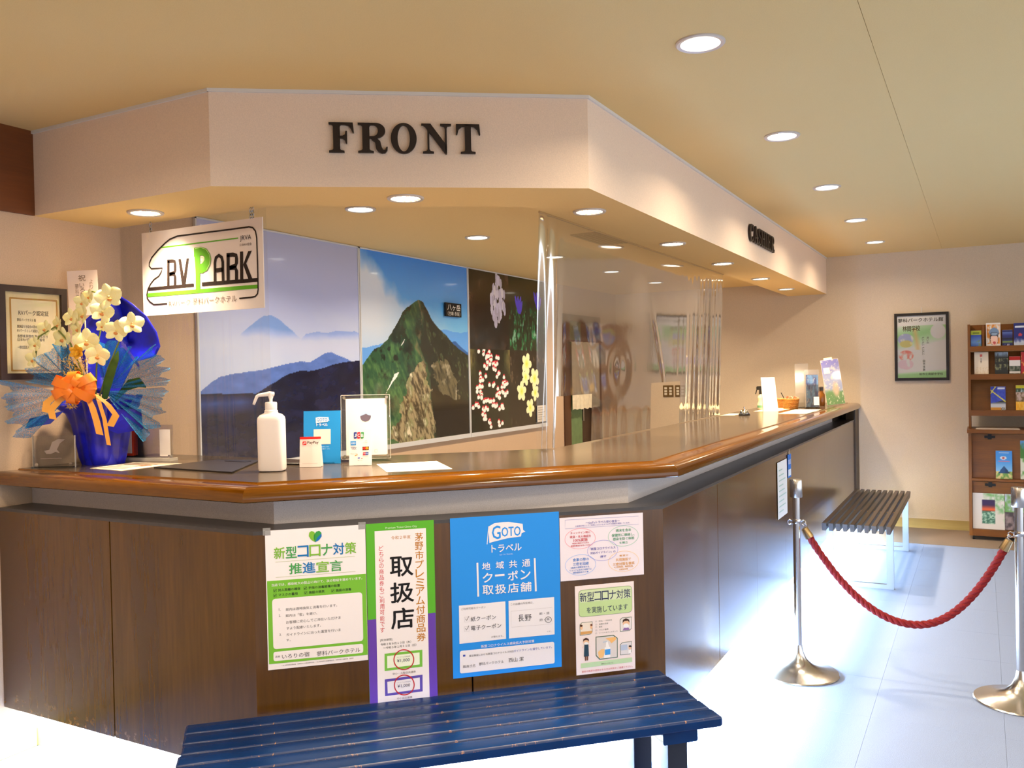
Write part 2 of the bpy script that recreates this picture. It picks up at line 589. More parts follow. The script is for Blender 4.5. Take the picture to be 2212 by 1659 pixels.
# soffit: dropped band that follows the counter
SO = [(WX, 2.2248), (-2.4156, 2.2248), (-1.2906, 3.0209), (-1.2906, FY)]
SI = [(WX, 2.605), (-2.505, 2.605), (-1.648, 3.218), (-1.648, FY)]
sb = MB()
for i in range(3):
    a, b, c, d = SO[i], SO[i + 1], SI[i + 1], SI[i]
    sb.add([(a[0], a[1], ZS), (b[0], b[1], ZS), (c[0], c[1], ZS), (d[0], d[1], ZS), (a[0], a[1], ZC), (b[0], b[1], ZC), (c[0], c[1], ZC), (d[0], d[1], ZC)],
           [(0, 1, 5, 4), (2, 3, 7, 6)])
    sb.add([(a[0], a[1], ZS), (b[0], b[1], ZS), (c[0], c[1], ZS), (d[0], d[1], ZS)], [(0, 3, 2, 1)], 1)
struct('ceiling_office', MB().prism([SI[0], SI[1], SI[2], SI[3], (WX, FY)], ZO, ZO + 0.05), under_m, label='lower office ceiling behind the soffit')
so = struct('soffit', sb, [paper_pink, under_m], label='dropped beige soffit band with three faces above the counter')
st = MB()
for i in range(3):
    a, b = Vector(SO[i]), Vector(SO[i + 1])
    t = (b - a).normalized(); n = Vector((t.y, -t.x)) * 0.008
    e = t * 0.004
    p = [a - e, b + e, b + e + n, a - e + n]
    st.prism([tuple(q) for q in p], ZC - 0.012, ZC)
struct('trim_3', st, white_trim, label='thin pale strip where the soffit meets the ceiling')

# office doorway in the left wall
d1 = thing('door_1', 'dark framed office doorway with a green and a dark leaf', 'door', (WX, (DY0 + DY1) / 2, 0))
d1['kind'] = 'structure'
del d1['category']
dw = (DY1 - DY0) / 2
frame_w = wood('door_frame_wood', (62, 36, 20), (86, 52, 30), 0.45, 'Z', 9)
for y0, y1 in ((-dw - 0.13, -dw + 0.01), (dw - 0.01, dw + 0.05)):
    MB().box(-0.1, 0.012, y0, y1, 0, DZ + 0.06).build('door_frame', frame_w, d1)
MB().box(-0.1, 0.012, -dw, dw, DZ, DZ + 0.06).build('door_frame', frame_w, d1)
MB().box(-0.08, -0.03, -dw, 0.0, 0, DZ).build('door_leaf', mat('green_leaf', (112, 140, 96), 0.6, vary=0.04, scale=20), d1)
dl = MB().box(-0.10, -0.05, 0.0, dw, 0, DZ).build('door_leaf', wood('dark_leaf', (48, 30, 20), (64, 42, 28), 0.4, 'Z', 9), d1)
MB().box(-0.05, -0.03, 0.03, 0.05, 1.0, 1.12).build('door_handle', mat('steel_brushed', (200, 200, 205), 0.28, 1.0), dl)

# short cream curtain in the doorway, two halves
nr = thing('noren_curtain', 'cream short split curtain hanging in the office doorway', 'curtain', (WX + 0.03, 7.85, 1.12))
for y0, y1 in ((-0.345, -0.005), (0.005, 0.345)):
    rows = []
    for i in range(9):
        z = 0.66 * i / 8
        rows.append([(0.008 * math.sin(j * 1.5 + y0 * 9), y0 + (y1 - y0) * j / 16, z + (0.014 * abs(math.sin(j * 0.6)) if i == 0 else 0)) for j in range(17)])
    MB().grid(rows).build('curtain_half', mat('cream_cloth', (224, 214, 190), 0.9, vary=0.04, scale=30), nr, smooth=True)
MB().tube([(0.0, -0.4, 0.665), (0.0, 0.4, 0.665)], 0.008, 8).build('rod', frame_w, nr)

# ================================================================== recessed lamps
ring_m = mat('lamp_ring', (214, 206, 200), 0.35, 0.3)
glow_l = emit('lobby_lens', (1.0, 0.93, 0.80), 9.0)
glow_s = emit('soffit_lens', (1.0, 0.86, 0.66), 8.0)
glow_o = emit('office_lens', (1.0, 0.90, 0.74), 9.0)
def downlight(label, group, x, y, z, r, glow, power, color, louver=False, spread=170.0):
    o = thing('ceiling_light', label, 'ceiling light', (x, y, z), group=group)
    MB().lathe([(r * 0.78, -0.002), (r * 0.80, -0.006), (r * 0.95, -0.008), (r, -0.004), (r, 0.0), (r * 0.78, 0.0)], 40, capb=False, capt=False).build('trim_ring', ring_m, o, smooth='auto')
    MB().lathe([(0.0005, -0.0035), (r * 0.5, -0.0035), (r * 0.79, -0.0015)], 32, capt=False).build('lens', glow, o)
    if louver:
        lv = MB()
        for k in (-0.45, -0.15, 0.15, 0.45):
            hw = r * 0.78 * math.sqrt(max(0.05, 1 - (k / 0.78) ** 2))
            lv.box(k * r - 0.0012, k * r + 0.0012, -hw, hw, -0.0055, -0.003)
        lv.build('louver', mat('louver_amber', (236, 190, 130), 0.3, 0.4), o)
    lamp(o, (0, 0, -0.012), power, r * 1.5, color, spread)
    return o
ords = ['largest and nearest', 'second nearest', 'third nearest', 'fourth nearest', 'farthest and smallest']
for i, y in enumerate((2.724, 4.006, 5.295, 6.606, 7.88)):
    downlight('round recessed lobby ceiling lamp, %s in the row beside the soffit' % ords[i], 'lobby ceiling lights', -0.772, y, ZC, 0.078, glow_l, LOBBY_W, NEUTRAL, spread=155)
for x, y, w in ((-0.772, 1.44, 'first in the soffit row'), (-0.772, 0.15, 'second in the soffit row'), (-0.772, -1.14, 'third in the soffit row'), (-2.35, 1.05, 'left, facing the counter end'), (-2.35, -0.3, 'left, near the front wall'), (0.9, 1.44, 'middle of the lobby'), (0.9, -1.14, 'lobby entrance side'), (2.4, 3.0, 'right, window side'), (2.4, 0.3, 'right, front corner')):  # unseen lamps added to brighten the near side of the lobby
    downlight('added unseen fill lamp in the lobby ceiling, ' + w, 'added unseen lobby fill lamps', x, y, ZC, 0.078, glow_l, LOBBY_W * (1.65 if x < -2 else 2.0), NEUTRAL, spread=160)
sof = [(-3.010, 2.425, 'leftmost, above the hanging sign'), (-1.960, 2.778, 'right below the large lettering'), (-1.474, 3.450, 'at the corner above the curtain edge'),
       (-1.476, 4.601, 'fourth from the left'), (-1.484, 5.675, 'fifth from the left, below the small lettering'), (-1.495, 6.834, 'sixth from the left, second last'), (-1.505, 7.887, 'last and smallest by the far wall')]
for x, y, w in sof:
    downlight('round lamp in the soffit underside, %s' % w, 'soffit lights', x, y, ZS, 0.072, glow_s, SOFFIT_W * (0.5 if x < -3 else 1.0), WARM, True, spread=105)
of = ['nearest, seen left of the curtain', 'second, above the flower photographs', 'third, just right of the curtain edge', 'fourth, seen through the curtain', 'fifth and farthest, seen through the curtain']
for i, (x, y) in enumerate(((-2.645, 3.37), (-2.632, 4.46), (-2.64, 5.54), (-2.655, 6.65), (-2.66, 7.75))):
    downlight('round office ceiling lamp, %s' % of[i], 'office ceiling lights', x, y, ZO, 0.075, glow_o, OFFICE_W, WARM, spread=140)

# office ceiling vent
vt = thing('ceiling_vent', 'dark slatted air vent in the office ceiling behind the curtain top', 'vent', (-2.02, 4.93, ZO))
MB().box(-0.11, 0.11, -0.24, 0.24, -0.008, 0).build('vent_frame', mat('vent_frame', (120, 92, 62), 0.6), vt)
for k in range(6):
    MB().box(-0.09 + 0.03 * k, -0.075 + 0.03 * k, -0.22, 0.22, -0.014, -0.008).build('vent_slat', mat('vent_slat', (70, 52, 36), 0.6), vt)

# ================================================================== reception counter
ZT, ZN, ZK, ZP = 1.0007, 1.0955, 1.1473, 0.204
PL = [(WX + 0.003, 2.0464), (-2.0695, 2.0464), (-1.0282, 3.0352), (-1.0282, 8.72)]
AL = [(WX + 0.003, 2.1855), (-2.1118, 2.1855), (-1.1689, 3.0545), (-1.1689, 8.12)]
NL = [(WX + 0.003, 2.0165), (-2.0812, 2.0165), (-0.9983, 3.1302), (-0.9983, 8.722)]
def offset(pl, d):
    """offset a plan polyline to its left side (into the counter)"""
    out = []
    dirs = [(Vector(pl[i + 1]) - Vector(pl[i])).normalized() for i in range(len(pl) - 1)]
    nrm = [Vector((-t.y, t.x)) for t in dirs]
    for i, p in enumerate(pl):
        p = Vector(p)
        if i == 0: out.append(p + nrm[0] * d)
        elif i == len(pl) - 1: out.append(p + nrm[-1] * d)
        else:
            b = (nrm[i - 1] + nrm[i]).normalized()
            out.append(p + b * d / b.dot(nrm[i]))
    return [tuple(p) for p in out]

veneer = wood('counter_veneer', (68, 40, 0), (92, 58, 2), 0.25, 'Z', 5.0, coat=0.2, fine=0.35, spec=0.6)
def add_scuffs(m, z0, z1):
    """bare-wood scuffs along the lower edge of the panels"""
    nt = m.node_tree; b = nt.nodes['Principled BSDF']
    src = b.inputs['Base Color'].links[0].from_socket
    tc = nt.nodes.new('ShaderNodeTexCoord'); sp = nt.nodes.new('ShaderNodeSeparateXYZ')
    mr = nt.nodes.new('ShaderNodeMapRange'); mr.inputs['From Min'].default_value = z1; mr.inputs['From Max'].default_value = z0
    nz = nt.nodes.new('ShaderNodeTexNoise'); nz.inputs['Scale'].default_value = 26; nz.inputs['Detail'].default_value = 7; nz.inputs['Roughness'].default_value = 0.7
    st_ = nt.nodes.new('ShaderNodeMapRange'); st_.inputs['From Min'].default_value = 0.56; st_.inputs['From Max'].default_value = 0.66
    mu = nt.nodes.new('ShaderNodeMath'); mu.operation = 'MULTIPLY'
    mx = nt.nodes.new('ShaderNodeMix'); mx.data_type = 'RGBA'; mx.inputs[7].default_value = L((150, 104, 58))
    nt.links.new(tc.outputs['Object'], sp.inputs[0]); nt.links.new(sp.outputs['Z'], mr.inputs['Value'])
    nt.links.new(tc.outputs['Object'], nz.inputs['Vector']); nt.links.new(nz.outputs['Fac'], st_.inputs['Value'])
    nt.links.new(mr.outputs[0], mu.inputs[0]); nt.links.new(st_.outputs[0], mu.inputs[1])
    nt.links.new(mu.outputs[0], mx.inputs[0]); nt.links.new(src, mx.inputs[6]); nt.links.new(mx.outputs[2], b.inputs['Base Color'])
add_scuffs(veneer, ZP, ZP + 0.07)
edge_dark = mat('dark_gap', (26, 18, 12), 0.8)
ledge_m = mat('ledge_laminate', (66, 62, 62), 0.32, vary=0.03, scale=40)
apron_m = mat('apron_fabric', (226, 218, 218), 0.85, bump=0.3, scale=380, vary=0.05)
kick_m = mat('kick_board', (206, 200, 190), 0.7)
rc = thing('reception_counter', 'long angled reception counter with dark wood veneer panels and a recessed apron', 'counter', (-2.0, 3.0, 0))
rc_o = Vector((2.0, -3.0, 0))
def ploc(mb):   # parts live in the counter's own frame
    mb.v = [(x + 2.0, y - 3.0, z) for x, y, z in mb.v]
    return mb
def wall_strip(pl, i, s0, s1, th, z0, z1, inset0=0.0, inset1=0.0):
    """upright board on segment i of the plan line between distances s0..s1, thickness inwards"""
    a, b = Vector(pl[i]), Vector(pl[i + 1])
    t = (b - a).normalized(); n = Vector((-t.y, t.x))
    p0, p1 = a + t * s0, a + t * s1
    q1, q0 = p1 + n * th - t * inset1, p0 + n * th + t * inset0
    return MB().prism([tuple(p0), tuple(p1), tuple(q1), tuple(q0)], z0, z1)
def seglen(pl, i): return (Vector(pl[i + 1]) - Vector(pl[i])).length
g = 0.003
cuts = [[0, 0.669, seglen(PL, 0)], [0, 0.713, seglen(PL, 1)], [0, 0.742] + [0.742 * k for k in range(2, 8)] + [seglen(PL, 2)]]
for i in range(3):
    c = cuts[i]
    for k in range(len(c) - 1):
        gk = lambda q: 0.0007 if (i == 2 and q > 1) else g
        s0 = c[k] + (gk(k) if k else 0); s1 = c[k + 1] - (gk(k + 1) if k < len(c) - 2 else 0)
        mi0 = 0.009 if (k == 0 and i > 0) else 0
        mi1 = 0.009 if (k == len(c) - 2 and i < 2) else 0
        o = ploc(wall_strip(PL, i, s0, s1, 0.022, ZP, ZT - 0.012, mi0, mi1)).build('front_panel', veneer, rc)
    ploc(wall_strip(PL, i, 0, seglen(PL, i), 0.002, ZP + 0.02, ZT - 0.02)).v
    mb = wall_strip(offset(PL, 0.024), i, 0, seglen(offset(PL, 0.024), i), 0.01, ZP + 0.01, ZT - 0.014)
    ploc(mb).build('backing_board', edge_dark, rc)
# ledge on top of the panels
IL = offset(PL, 0.19)
for i in range(3):
    a, b = PL[i], PL[i + 1]; c, d = IL[i + 1], IL[i]
    if i < 2:
        ploc(MB().prism([a, b, c, d], ZT - 0.012, ZT)).build('ledge', ledge_m, rc)
    else:
        ys = [None, 3.47, 5.5, 8.72]
        for k in range(3):
            p0 = a if k == 0 else (a[0], ys[k] + 0.001); q0 = d if k == 0 else (d[0], ys[k] + 0.001)
            p1 = (a[0], ys[k + 1]); q1 = (c[0], ys[k + 1])
            ploc(MB().prism([p0, p1, q1, q0], ZT - 0.012, ZT)).build('ledge', ledge_m, rc)
# apron
for i in range(3):
    ploc(wall_strip(AL, i, 0, seglen(AL, i), 0.03, ZT, ZN + 0.0015, 0.012 if i else 0, 0.012 if i < 2 else 0)).build('apron', apron_m, rc)
post_m = wood('post_wood', (52, 38, 20), (74, 56, 32), 0.5, 'Z', 8)
ploc(MB().box(-1.2, -1.169, 8.122, 8.715, ZT, ZN + 0.001)).build('apron_end', mat('apron_end_dark', (40, 28, 18), 0.7), rc)
ploc(MB().box(-1.10, -1.018, 8.47, 8.722, 0.0, ZN)).build('end_post', post_m, rc)
# toe recess
KL = offset(PL, 0.135)
for i in range(3):
    ploc(wall_strip(KL, i, 0, seglen(KL, i), 0.02, 0.001, ZP, 0, 0)).build('kick_board', kick_m, rc)
BL_ = offset(PL, 0.1287)
for i in range(3):
    ploc(wall_strip(BL_, i, 0, seglen(BL_, i) - (0.3 if i == 2 else 0), 0.006, 0.001, 0.073)).build('plinth_strip', wood('plinth_wood_%d' % i, (150, 124, 66), (178, 150, 90), 0.45, 'Z', 6), rc)

# cool tube lamps under the panels
tube_m = emit('tube_glow', (0.85, 0.94, 1.0), 6.0)
UL = offset(PL, 0.07)
led_lab = ['cool strip lamp under the left counter face', 'cool strip lamp under the poster face of the counter', 'cool strip lamp under the long right counter face']
for i in range(3):
    a, b = Vector(UL[i]), Vector(UL[i + 1])
    t = (b - a).normalized(); ln = (b - a).length - (0.5 if i == 2 else 0.05)
    c = a + t * (ln / 2 + 0.025)
    o = thing('strip_lamp', led_lab[i], 'strip lamp', (c.x, c.y, 0.170), math.atan2(t.y, t.x), 'strip lamps under the counter')
    MB().box(-ln / 2, ln / 2, -0.02, 0.02, 0.015, 0.034).build('housing', kick_m, o)
    MB().tube([(-ln / 2, 0, 0.006), (ln / 2, 0, 0.006)], 0.009, 10).build('tube', tube_m, o, smooth=True)
    lamp(o, (0, 0, -0.004), LED_W_PER_M * (0.36, 0.6, 0.92)[i] * ln, ln, COOL, 175, size_y=0.04)

# countertop with moulded edge
top_m = mat('countertop_laminate', (74, 63, 52), 0.17, vary=0.05, scale=30, stretch=(1, 1, 1), spec=0.32)
nose_m = [wood('nosing_wood_%d' % i, (74, 40, 0), (114, 68, 3), 0.12, 'X', 10, coat=0.15, fine=0.3) for i in range(3)]
ct = thing('countertop', 'long dark laminate countertop with varnished golden brown rounded edge', 'countertop', (-2.0, 3.0, ZN))
prof = [(0.1196, ZK), (0.116, ZK + 0.0005), (0.112, ZK - 0.004), (0.106, ZK - 0.0045), (0.06, ZK - 0.003), (0.042, ZK - 0.002), (0.026, ZK - 0.005), (0.013, ZK - 0.012), (0.005, ZK - 0.021), (0.001, ZK - 0.032), (0.0, ZK - 0.041), (0.001, ZN + 0.003), (0.005, ZN), (0.10, ZN), (0.1196, ZN + 0.002)]
lines = [offset(NL, o) for o, z in prof]
for i in range(3):
    a, b = Vector(NL[i]), Vector(NL[i + 1])
    t = (b - a).normalized(); ang = math.atan2(t.y, t.x)
    R = Matrix.Rotation(-ang, 2)
    rows = []
    for end in (0, 1):
        rows.append([(R @ (Vector(ln_[i + end]) - a)).to_tuple() + (z,) for ln_, (o, z) in zip(lines, prof)])
    k = len(prof)
    mb = MB()
    NS = 12
    v = []
    for s_ in range(NS + 1):
        f_ = s_ / NS
        v += [tuple(np.array(p) * (1 - f_) + np.array(q) * f_) for p, q in zip(rows[0], rows[1])]
    f = [(s_ * k + j, s_ * k + (j + 1) % k, (s_ + 1) * k + (j + 1) % k, (s_ + 1) * k + j) for s_ in range(NS) for j in range(k)]
    f += [tuple(range(k))[::-1], tuple(range(NS * k, NS * k + k))]
    mb.add(v, f)
    o = mb.build('nosing', nose_m[i], ct, smooth='auto', fix=True)
    o.location = (a.x + 2.0, a.y - 3.0, -ZN)
    o.rotation_euler = (0, 0, ang)
TI = offset(NL, 0.1196)
BK = [(WX + 0.003, 2.79), (-2.55, 2.79), (-1.72, 3.56), (-1.72, 8.722)]
mb = MB()
for i in range(3):
    mb.prism([TI[i], TI[i + 1], BK[i + 1], BK[i]], ZN + 0.002, ZK)
mb.v = [(x + 2.0, y - 3.0, z - ZN) for x, y, z in mb.v]
mb.build('top_slab', top_m, ct)
# office side of the counter
for i in range(3):
    p, q = offset(BK, -0.03), offset(BK, -0.06)
    ploc(MB().prism([q[i], q[i + 1], p[i + 1], p[i]], 0.0, ZN)).build('rear_board', kick_m, rc)

# ================================================================== mountain photographs on the left wall
mural_m = picture_mat('mural_print', 0.22, coat=0.35)
alu = mat('white_aluminium', (222, 226, 234), 0.35, 0.2)
MZ0, MZ1 = 1.03, 2.306
MH = MZ1 - MZ0
def mural_lake(U, V):
    sky = mixc(np.zeros(U.shape + (3,)) + (150, 150, 162), (160, 166, 188), (0.95 - V) / 0.55)
    n = fbm(U * 4, V * 7)
    c = mixc(sky, (172, 174, 188), (n - 0.45) * 2.2 * np.clip(1 - abs(V - 0.52) / 0.25, 0, 1))
    dome = [(0.2, 0.53), (0.223, 0.549), (0.261, 0.575), (0.313, 0.608), (0.357, 0.631), (0.401, 0.635), (0.446, 0.621), (0.491, 0.593), (0.53, 0.572), (0.56, 0.55)]
    d = below(U, V, [(0, 0.3)] + dome + [(1, 0.3)]) & (V > 0.44)
    k = np.clip((V - 0.535 - 0.05 * (n - 0.5)) / 0.05, 0, 1)
    c = np.where(d[..., None], mixc(c, (104, 130, 168), k * 0.95), c)
    rr = [(0.55, 0.5), (0.615, 0.56), (0.696, 0.573), (0.758, 0.568), (0.833, 0.582), (0.911, 0.58), (0.968, 0.584), (1.0, 0.575)]
    d = below(U, V, [(0, 0)] + rr)
    k = np.clip((V - 0.525 - 0.06 * (n - 0.5)) / 0.04, 0, 1)
    c = np.where(d[..., None], mixc(c, (116, 134, 170), k * 0.85), c)
    cl = np.clip(1 - abs(V - 0.50) / 0.07, 0, 1) * np.clip((U - 0.2) * 3, 0, 1)
    c = mixc(c, (166, 167, 178), cl * (0.35 + 0.9 * n))
    hill = [(0.0, 0.312), (0.017, 0.321), (0.055, 0.346), (0.102, 0.37), (0.165, 0.381), (0.247, 0.389), (0.332, 0.395), (0.394, 0.407), (0.495, 0.424), (0.572, 0.434), (0.64, 0.43), (0.692, 0.451), (0.744, 0.473), (0.787, 0.479), (0.829, 0.466), (0.884, 0.452), (0.94, 0.434), (1.003, 0.434)]
    n2 = fbm(U * 14, V * 30)
    h = below(U, V + 0.006 * (n2 - 0.5), hill)
    c = np.where(h[..., None], mixc(np.zeros_like(c) + (84, 108, 158), (64, 84, 128), n2 * 1.2 - 0.2 + (0.4 - V) * 2), c)
    fg = [(0.0, 0.305), (0.017, 0.303), (0.303, 0.297), (0.347, 0.314), (0.419, 0.345), (0.494, 0.377), (0.57, 0.39), (0.659, 0.392), (0.731, 0.402), (0.817, 0.423), (0.883, 0.43), (1.003, 0.438)]
    f = below(U, V + 0.008 * (n2 - 0.5), fg)
    dk = mixc(np.zeros_like(c) + (26, 30, 56), (12, 14, 30), n2 * 1.6 - 0.3)
    lake = np.clip((0.297 - V) * 30, 0, 1) * np.clip((0.34 - U) * 8, 0, 1)
    dk = mixc(dk, (44, 66, 116), lake * np.clip((V - 0.21) * 20, 0, 1) * (0.5 + 0.6 * n2))
    dk = mixc(dk, (20, 26, 54), np.clip((0.16 - V) * 6, 0, 1) * 0.6)
    return np.where(f[..., None], dk, c)

def mural_peak(U, V):
    n, n2, n3 = fbm(U * 5, V * 5), fbm(U * 22, V * 22), fbm(U * 60 + V * 25, V * 22)
    c = mixc(np.zeros(U.shape + (3,)) + (104, 158, 200), (44, 112, 172), (V - 0.55) * 2.2)
    edge = [(0.0, 0.99), (0.121, 0.967), (0.178, 0.929), (0.212, 0.88), (0.285, 0.857), (0.321, 0.814), (0.423, 0.806), (0.516, 0.797), (0.62, 0.72), (1.0, 0.6)]
    d = np.interp(U, [p[0] for p in edge], [p[1] for p in edge]) - V
    c = mixc(c, (178, 180, 194), np.clip(d * 9 + (n - 0.5) * 1.5, 0, 1) * np.clip(1.15 - U * 1.1, 0.25, 1))
    c = mixc(c, (120, 150, 186), np.clip((0.62 - V) * 7, 0, 1) * 0.5)
    r1 = [(0, 0.5), (0.6, 0.6), (0.691, 0.613), (0.765, 0.62), (0.84, 0.61), (0.933, 0.604), (1, 0.615)]
    c = np.where(below(U, V + 0.01 * (n2 - 0.5), r1)[..., None], mixc(c, (70, 124, 172), np.ones_like(U) * 0.8), c)
    r2 = [(0.7, 0.4), (0.822, 0.55), (0.861, 0.555), (0.93, 0.518), (1, 0.487)]
    c = np.where((below(U, V, r2) & (U > 0.7))[..., None], mixc(c, (38, 78, 122), np.ones_like(U)), c)
    pk = [(0, 0.41), (0.017, 0.425), (0.058, 0.461), (0.105, 0.502), (0.152, 0.513), (0.213, 0.548), (0.263, 0.598), (0.315, 0.653), (0.355, 0.705), (0.394, 0.731), (0.447, 0.753), (0.495, 0.774), (0.542, 0.767), (0.581, 0.722), (0.622, 0.675), (0.677, 0.633), (0.749, 0.594), (0.822, 0.55), (0.898, 0.509), (1, 0.472)]
    m = below(U, V + 0.012 * (n2 - 0.5), pk)
    g = mixc(np.zeros_like(c) + (34, 66, 40), (66, 98, 52), (n3 - 0.42) * 3.0)
    g = mixc(g, (22, 34, 26), (n - 0.52) * 4)
    rl = np.interp(V, [0.0, 0.428, 0.464, 0.511, 0.591, 0.703, 0.774], [0.6, 0.543, 0.517, 0.465, 0.508, 0.526, 0.495])
    right = np.clip((U - rl) * 22, 0, 1)
    g = mixc(g, (26, 27, 22), right * (0.70 + 0.3 * n2))
    g = mixc(g, (64, 72, 44), right * (n3 - 0.56) * 4)
    g = mixc(g, (16, 24, 18), (n2 - 0.55) * 5 * (1 - right))
    g = mixc(g, (104, 88, 60), np.clip(1 - abs(U - rl) / 0.022, 0, 1) * (n3 > 0.48) * (V > 0.42) * 0.7)
    low = np.clip((0.40 - V) * 5, 0, 1) * (U < 0.6)
    g = mixc(g, (100, 118, 66), low * (n2 - 0.25) * 1.3)
    tan = inside(U + 0.09 * (n2 - 0.5), V + 0.06 * (n - 0.5), [(0.462, 0.417), (0.543, 0.428), (0.554, 0.352), (0.594, 0.303), (0.605, 0.23), (0.59, 0.191), (0.644, 0.123), (0.626, 0.0), (0.305, 0.0), (0.207, 0.02), (0.296, 0.128), (0.338, 0.24), (0.407, 0.354)])
    tc = mixc(np.zeros_like(c) + (134, 118, 82), (58, 50, 32), (n3 - 0.42) * 5)
    tc = mixc(tc, (92, 104, 56), (n2 - 0.5) * 2.6)
    tc = mixc(tc, (186, 170, 132), (n2 * n3 - 0.30) * 5)
    g = np.where(tan[..., None], tc, g)
    r2p = inside(U + 0.11 * (n2 - 0.5), V + 0.05 * (n3 - 0.5), [(0.627, 0.424), (0.743, 0.441), (0.817, 0.407), (0.904, 0.262), (0.886, 0.194), (0.735, 0.209), (0.624, 0.351)])
    g = np.where(r2p[..., None], mixc(mixc(np.zeros_like(c) + (84, 76, 52), (46, 44, 32), (n3 - 0.4) * 3), (138, 126, 96), (n2 - 0.56) * 4), g)
    sh = inside(U + 0.07 * (n2 - 0.5), V + 0.05 * (n - 0.5), [(0.608, 0.303), (0.825, 0.222), (1.01, 0.19), (1.01, 0.0), (0.655, 0.0), (0.618, 0.189)])
    g = np.where(sh[..., None], mixc(np.zeros_like(c) + (20, 16, 14), (52, 46, 22), np.clip((V - 0.13) * 12, 0, 1) * n2), g)
    for P in ([(0.369, 0.563), (0.352, 0.545), (0.325, 0.512), (0.348, 0.53)], [(0.31, 0.378), (0.27, 0.37), (0.232, 0.32), (0.185, 0.262), (0.25, 0.325), (0.285, 0.35)]):
        g = np.where(inside(U + 0.006 * (n3 - 0.5), V, P)[..., None], (214, 212, 208), g)
    return np.where(m[..., None], g, c)

def blob(U, V, x, y, rx, ry):
    return ((U - x) / rx) ** 2 + ((V - y) / ry) ** 2
def mural_flowers(U, V):
    n, n2, n3 = fbm(U * 6, V * 6), fbm(U * 25, V * 25), fbm(U * 50, V * 18)
    c = np.zeros(U.shape + (3,))
    sx, sy = 0.487, 0.513
    tl, tr, bl_, br_ = (U < sx) & (V > sy), (U >= sx) & (V > sy), (U < sx) & (V <= sy), (U >= sx) & (V <= sy)
    a = mixc(np.zeros_like(c) + (14, 11, 10), (66, 42, 30), (n - 0.5) * 4.5 + (V - 0.75) - np.clip(0.1 - U, 0, 1))
    a = mixc(a, (24, 40, 44), np.clip((0.78 - V) * 5, 0, 1) * (n2 - 0.1) * 1.1 * (U < 0.42))
    rs = np.random.RandomState(5)
    for (x, y, w) in [(0.349, 0.955, 0.035), (0.36, 0.90, 0.045), (0.30, 0.86, 0.05), (0.40, 0.84, 0.05), (0.35, 0.82, 0.05), (0.265, 0.83, 0.035), (0.29, 0.79, 0.04), (0.41, 0.79, 0.035), (0.35, 0.765, 0.04), (0.31, 0.745, 0.03), (0.37, 0.73, 0.025), (0.315, 0.695, 0.018)]:
        for k in range(7):
            px, py = x + rs.uniform(-w, w) * 0.7, y + rs.uniform(-w, w) * 0.9
            a = np.where((blob(U, V, px, py, 0.014, 0.032) < 1)[..., None], np.array((196, 186, 190)) * rs.uniform(0.78, 1.0), a)
    b = mixc(np.zeros_like(c) + (6, 18, 10), (34, 104, 56), (n3 - 0.42) * 3 * np.clip((0.93 - V) * 5, 0.05, 1))
    b = mixc(b, (120, 150, 120), (n2 * n3 - 0.36) * 5 * (V < 0.75))
    for x, y in ((0.615, 0.83), (0.88, 0.875), (0.63, 0.80), (0.90, 0.84)):
        for dx in (-0.025, 0, 0.025):
            b = np.where((blob(U - (V - y) * dx * 12, V, x + dx, y, 0.013, 0.045) < 1)[..., None], (70, 56, 168), b)
    d = mixc(np.zeros_like(c) + (14, 24, 14), (5, 9, 6), (n2 - 0.4) * 4)
    d = mixc(d, (128, 112, 62), np.clip(np.maximum(0.1 - U, U - 0.40) * 12, 0, 1) * np.clip((V - 0.3) * 8, 0, 1) * (n3 + 0.2))
    for (x, y) in [(0.14, 0.495), (0.224, 0.478), (0.257, 0.433), (0.328, 0.442), (0.204, 0.397), (0.151, 0.344), (0.251, 0.27), (0.396, 0.312), (0.098, 0.256), (0.179, 0.191), (0.319, 0.204), (0.429, 0.218), (0.061, 0.161), (0.177, 0.146), (0.317, 0.139), (0.407, 0.144), (0.158, 0.085), (0.242, 0.043), (0.367, 0.035), (0.325, 0.359), (0.10, 0.21), (0.26, 0.175), (0.36, 0.25), (0.30, 0.40), (0.20, 0.45), (0.44, 0.28), (0.12, 0.30)]:
        for k in range(4):
            px, py = x + rs.uniform(-0.035, 0.035), y + rs.uniform(-0.022, 0.022)
            d = np.where((blob(U, V, px, py + 0.013, 0.012, 0.008) < 1)[..., None], (170, 30, 44), d)
            d = np.where((blob(U, V, px, py, 0.016, 0.012) < 1)[..., None], np.array((244, 226, 230)) * rs.uniform(0.88, 1), d)
    e = mixc(np.zeros_like(c) + (22, 18, 13), (70, 56, 40), (n3 - 0.5) * 5)
    e = mixc(e, (8, 8, 7), (n - 0.42) * 4)
    for (x, y, r) in [(0.718, 0.42, 0.07), (0.70, 0.33, 0.055), (0.827, 0.32, 0.07), (0.64, 0.235, 0.065), (0.757, 0.12, 0.06), (0.834, 0.22, 0.055)]:
        th = np.arctan2(V - y, U - x); rr = np.hypot((U - x), (V - y) * 0.92)
        lim = r * (0.55 + 0.45 * np.abs(np.cos(th * 2.5 + x * 9)) ** 0.8)
        e = np.where((rr < lim)[..., None], mixc(np.zeros_like(c) + (226, 224, 140), (178, 180, 60), 1 - rr / r * 2), e)
    c = np.where(tl[..., None], a, c); c = np.where(tr[..., None], b, c)
    c = np.where(bl_[..., None], d, c); c = np.where(br_[..., None], e, c)
    return c

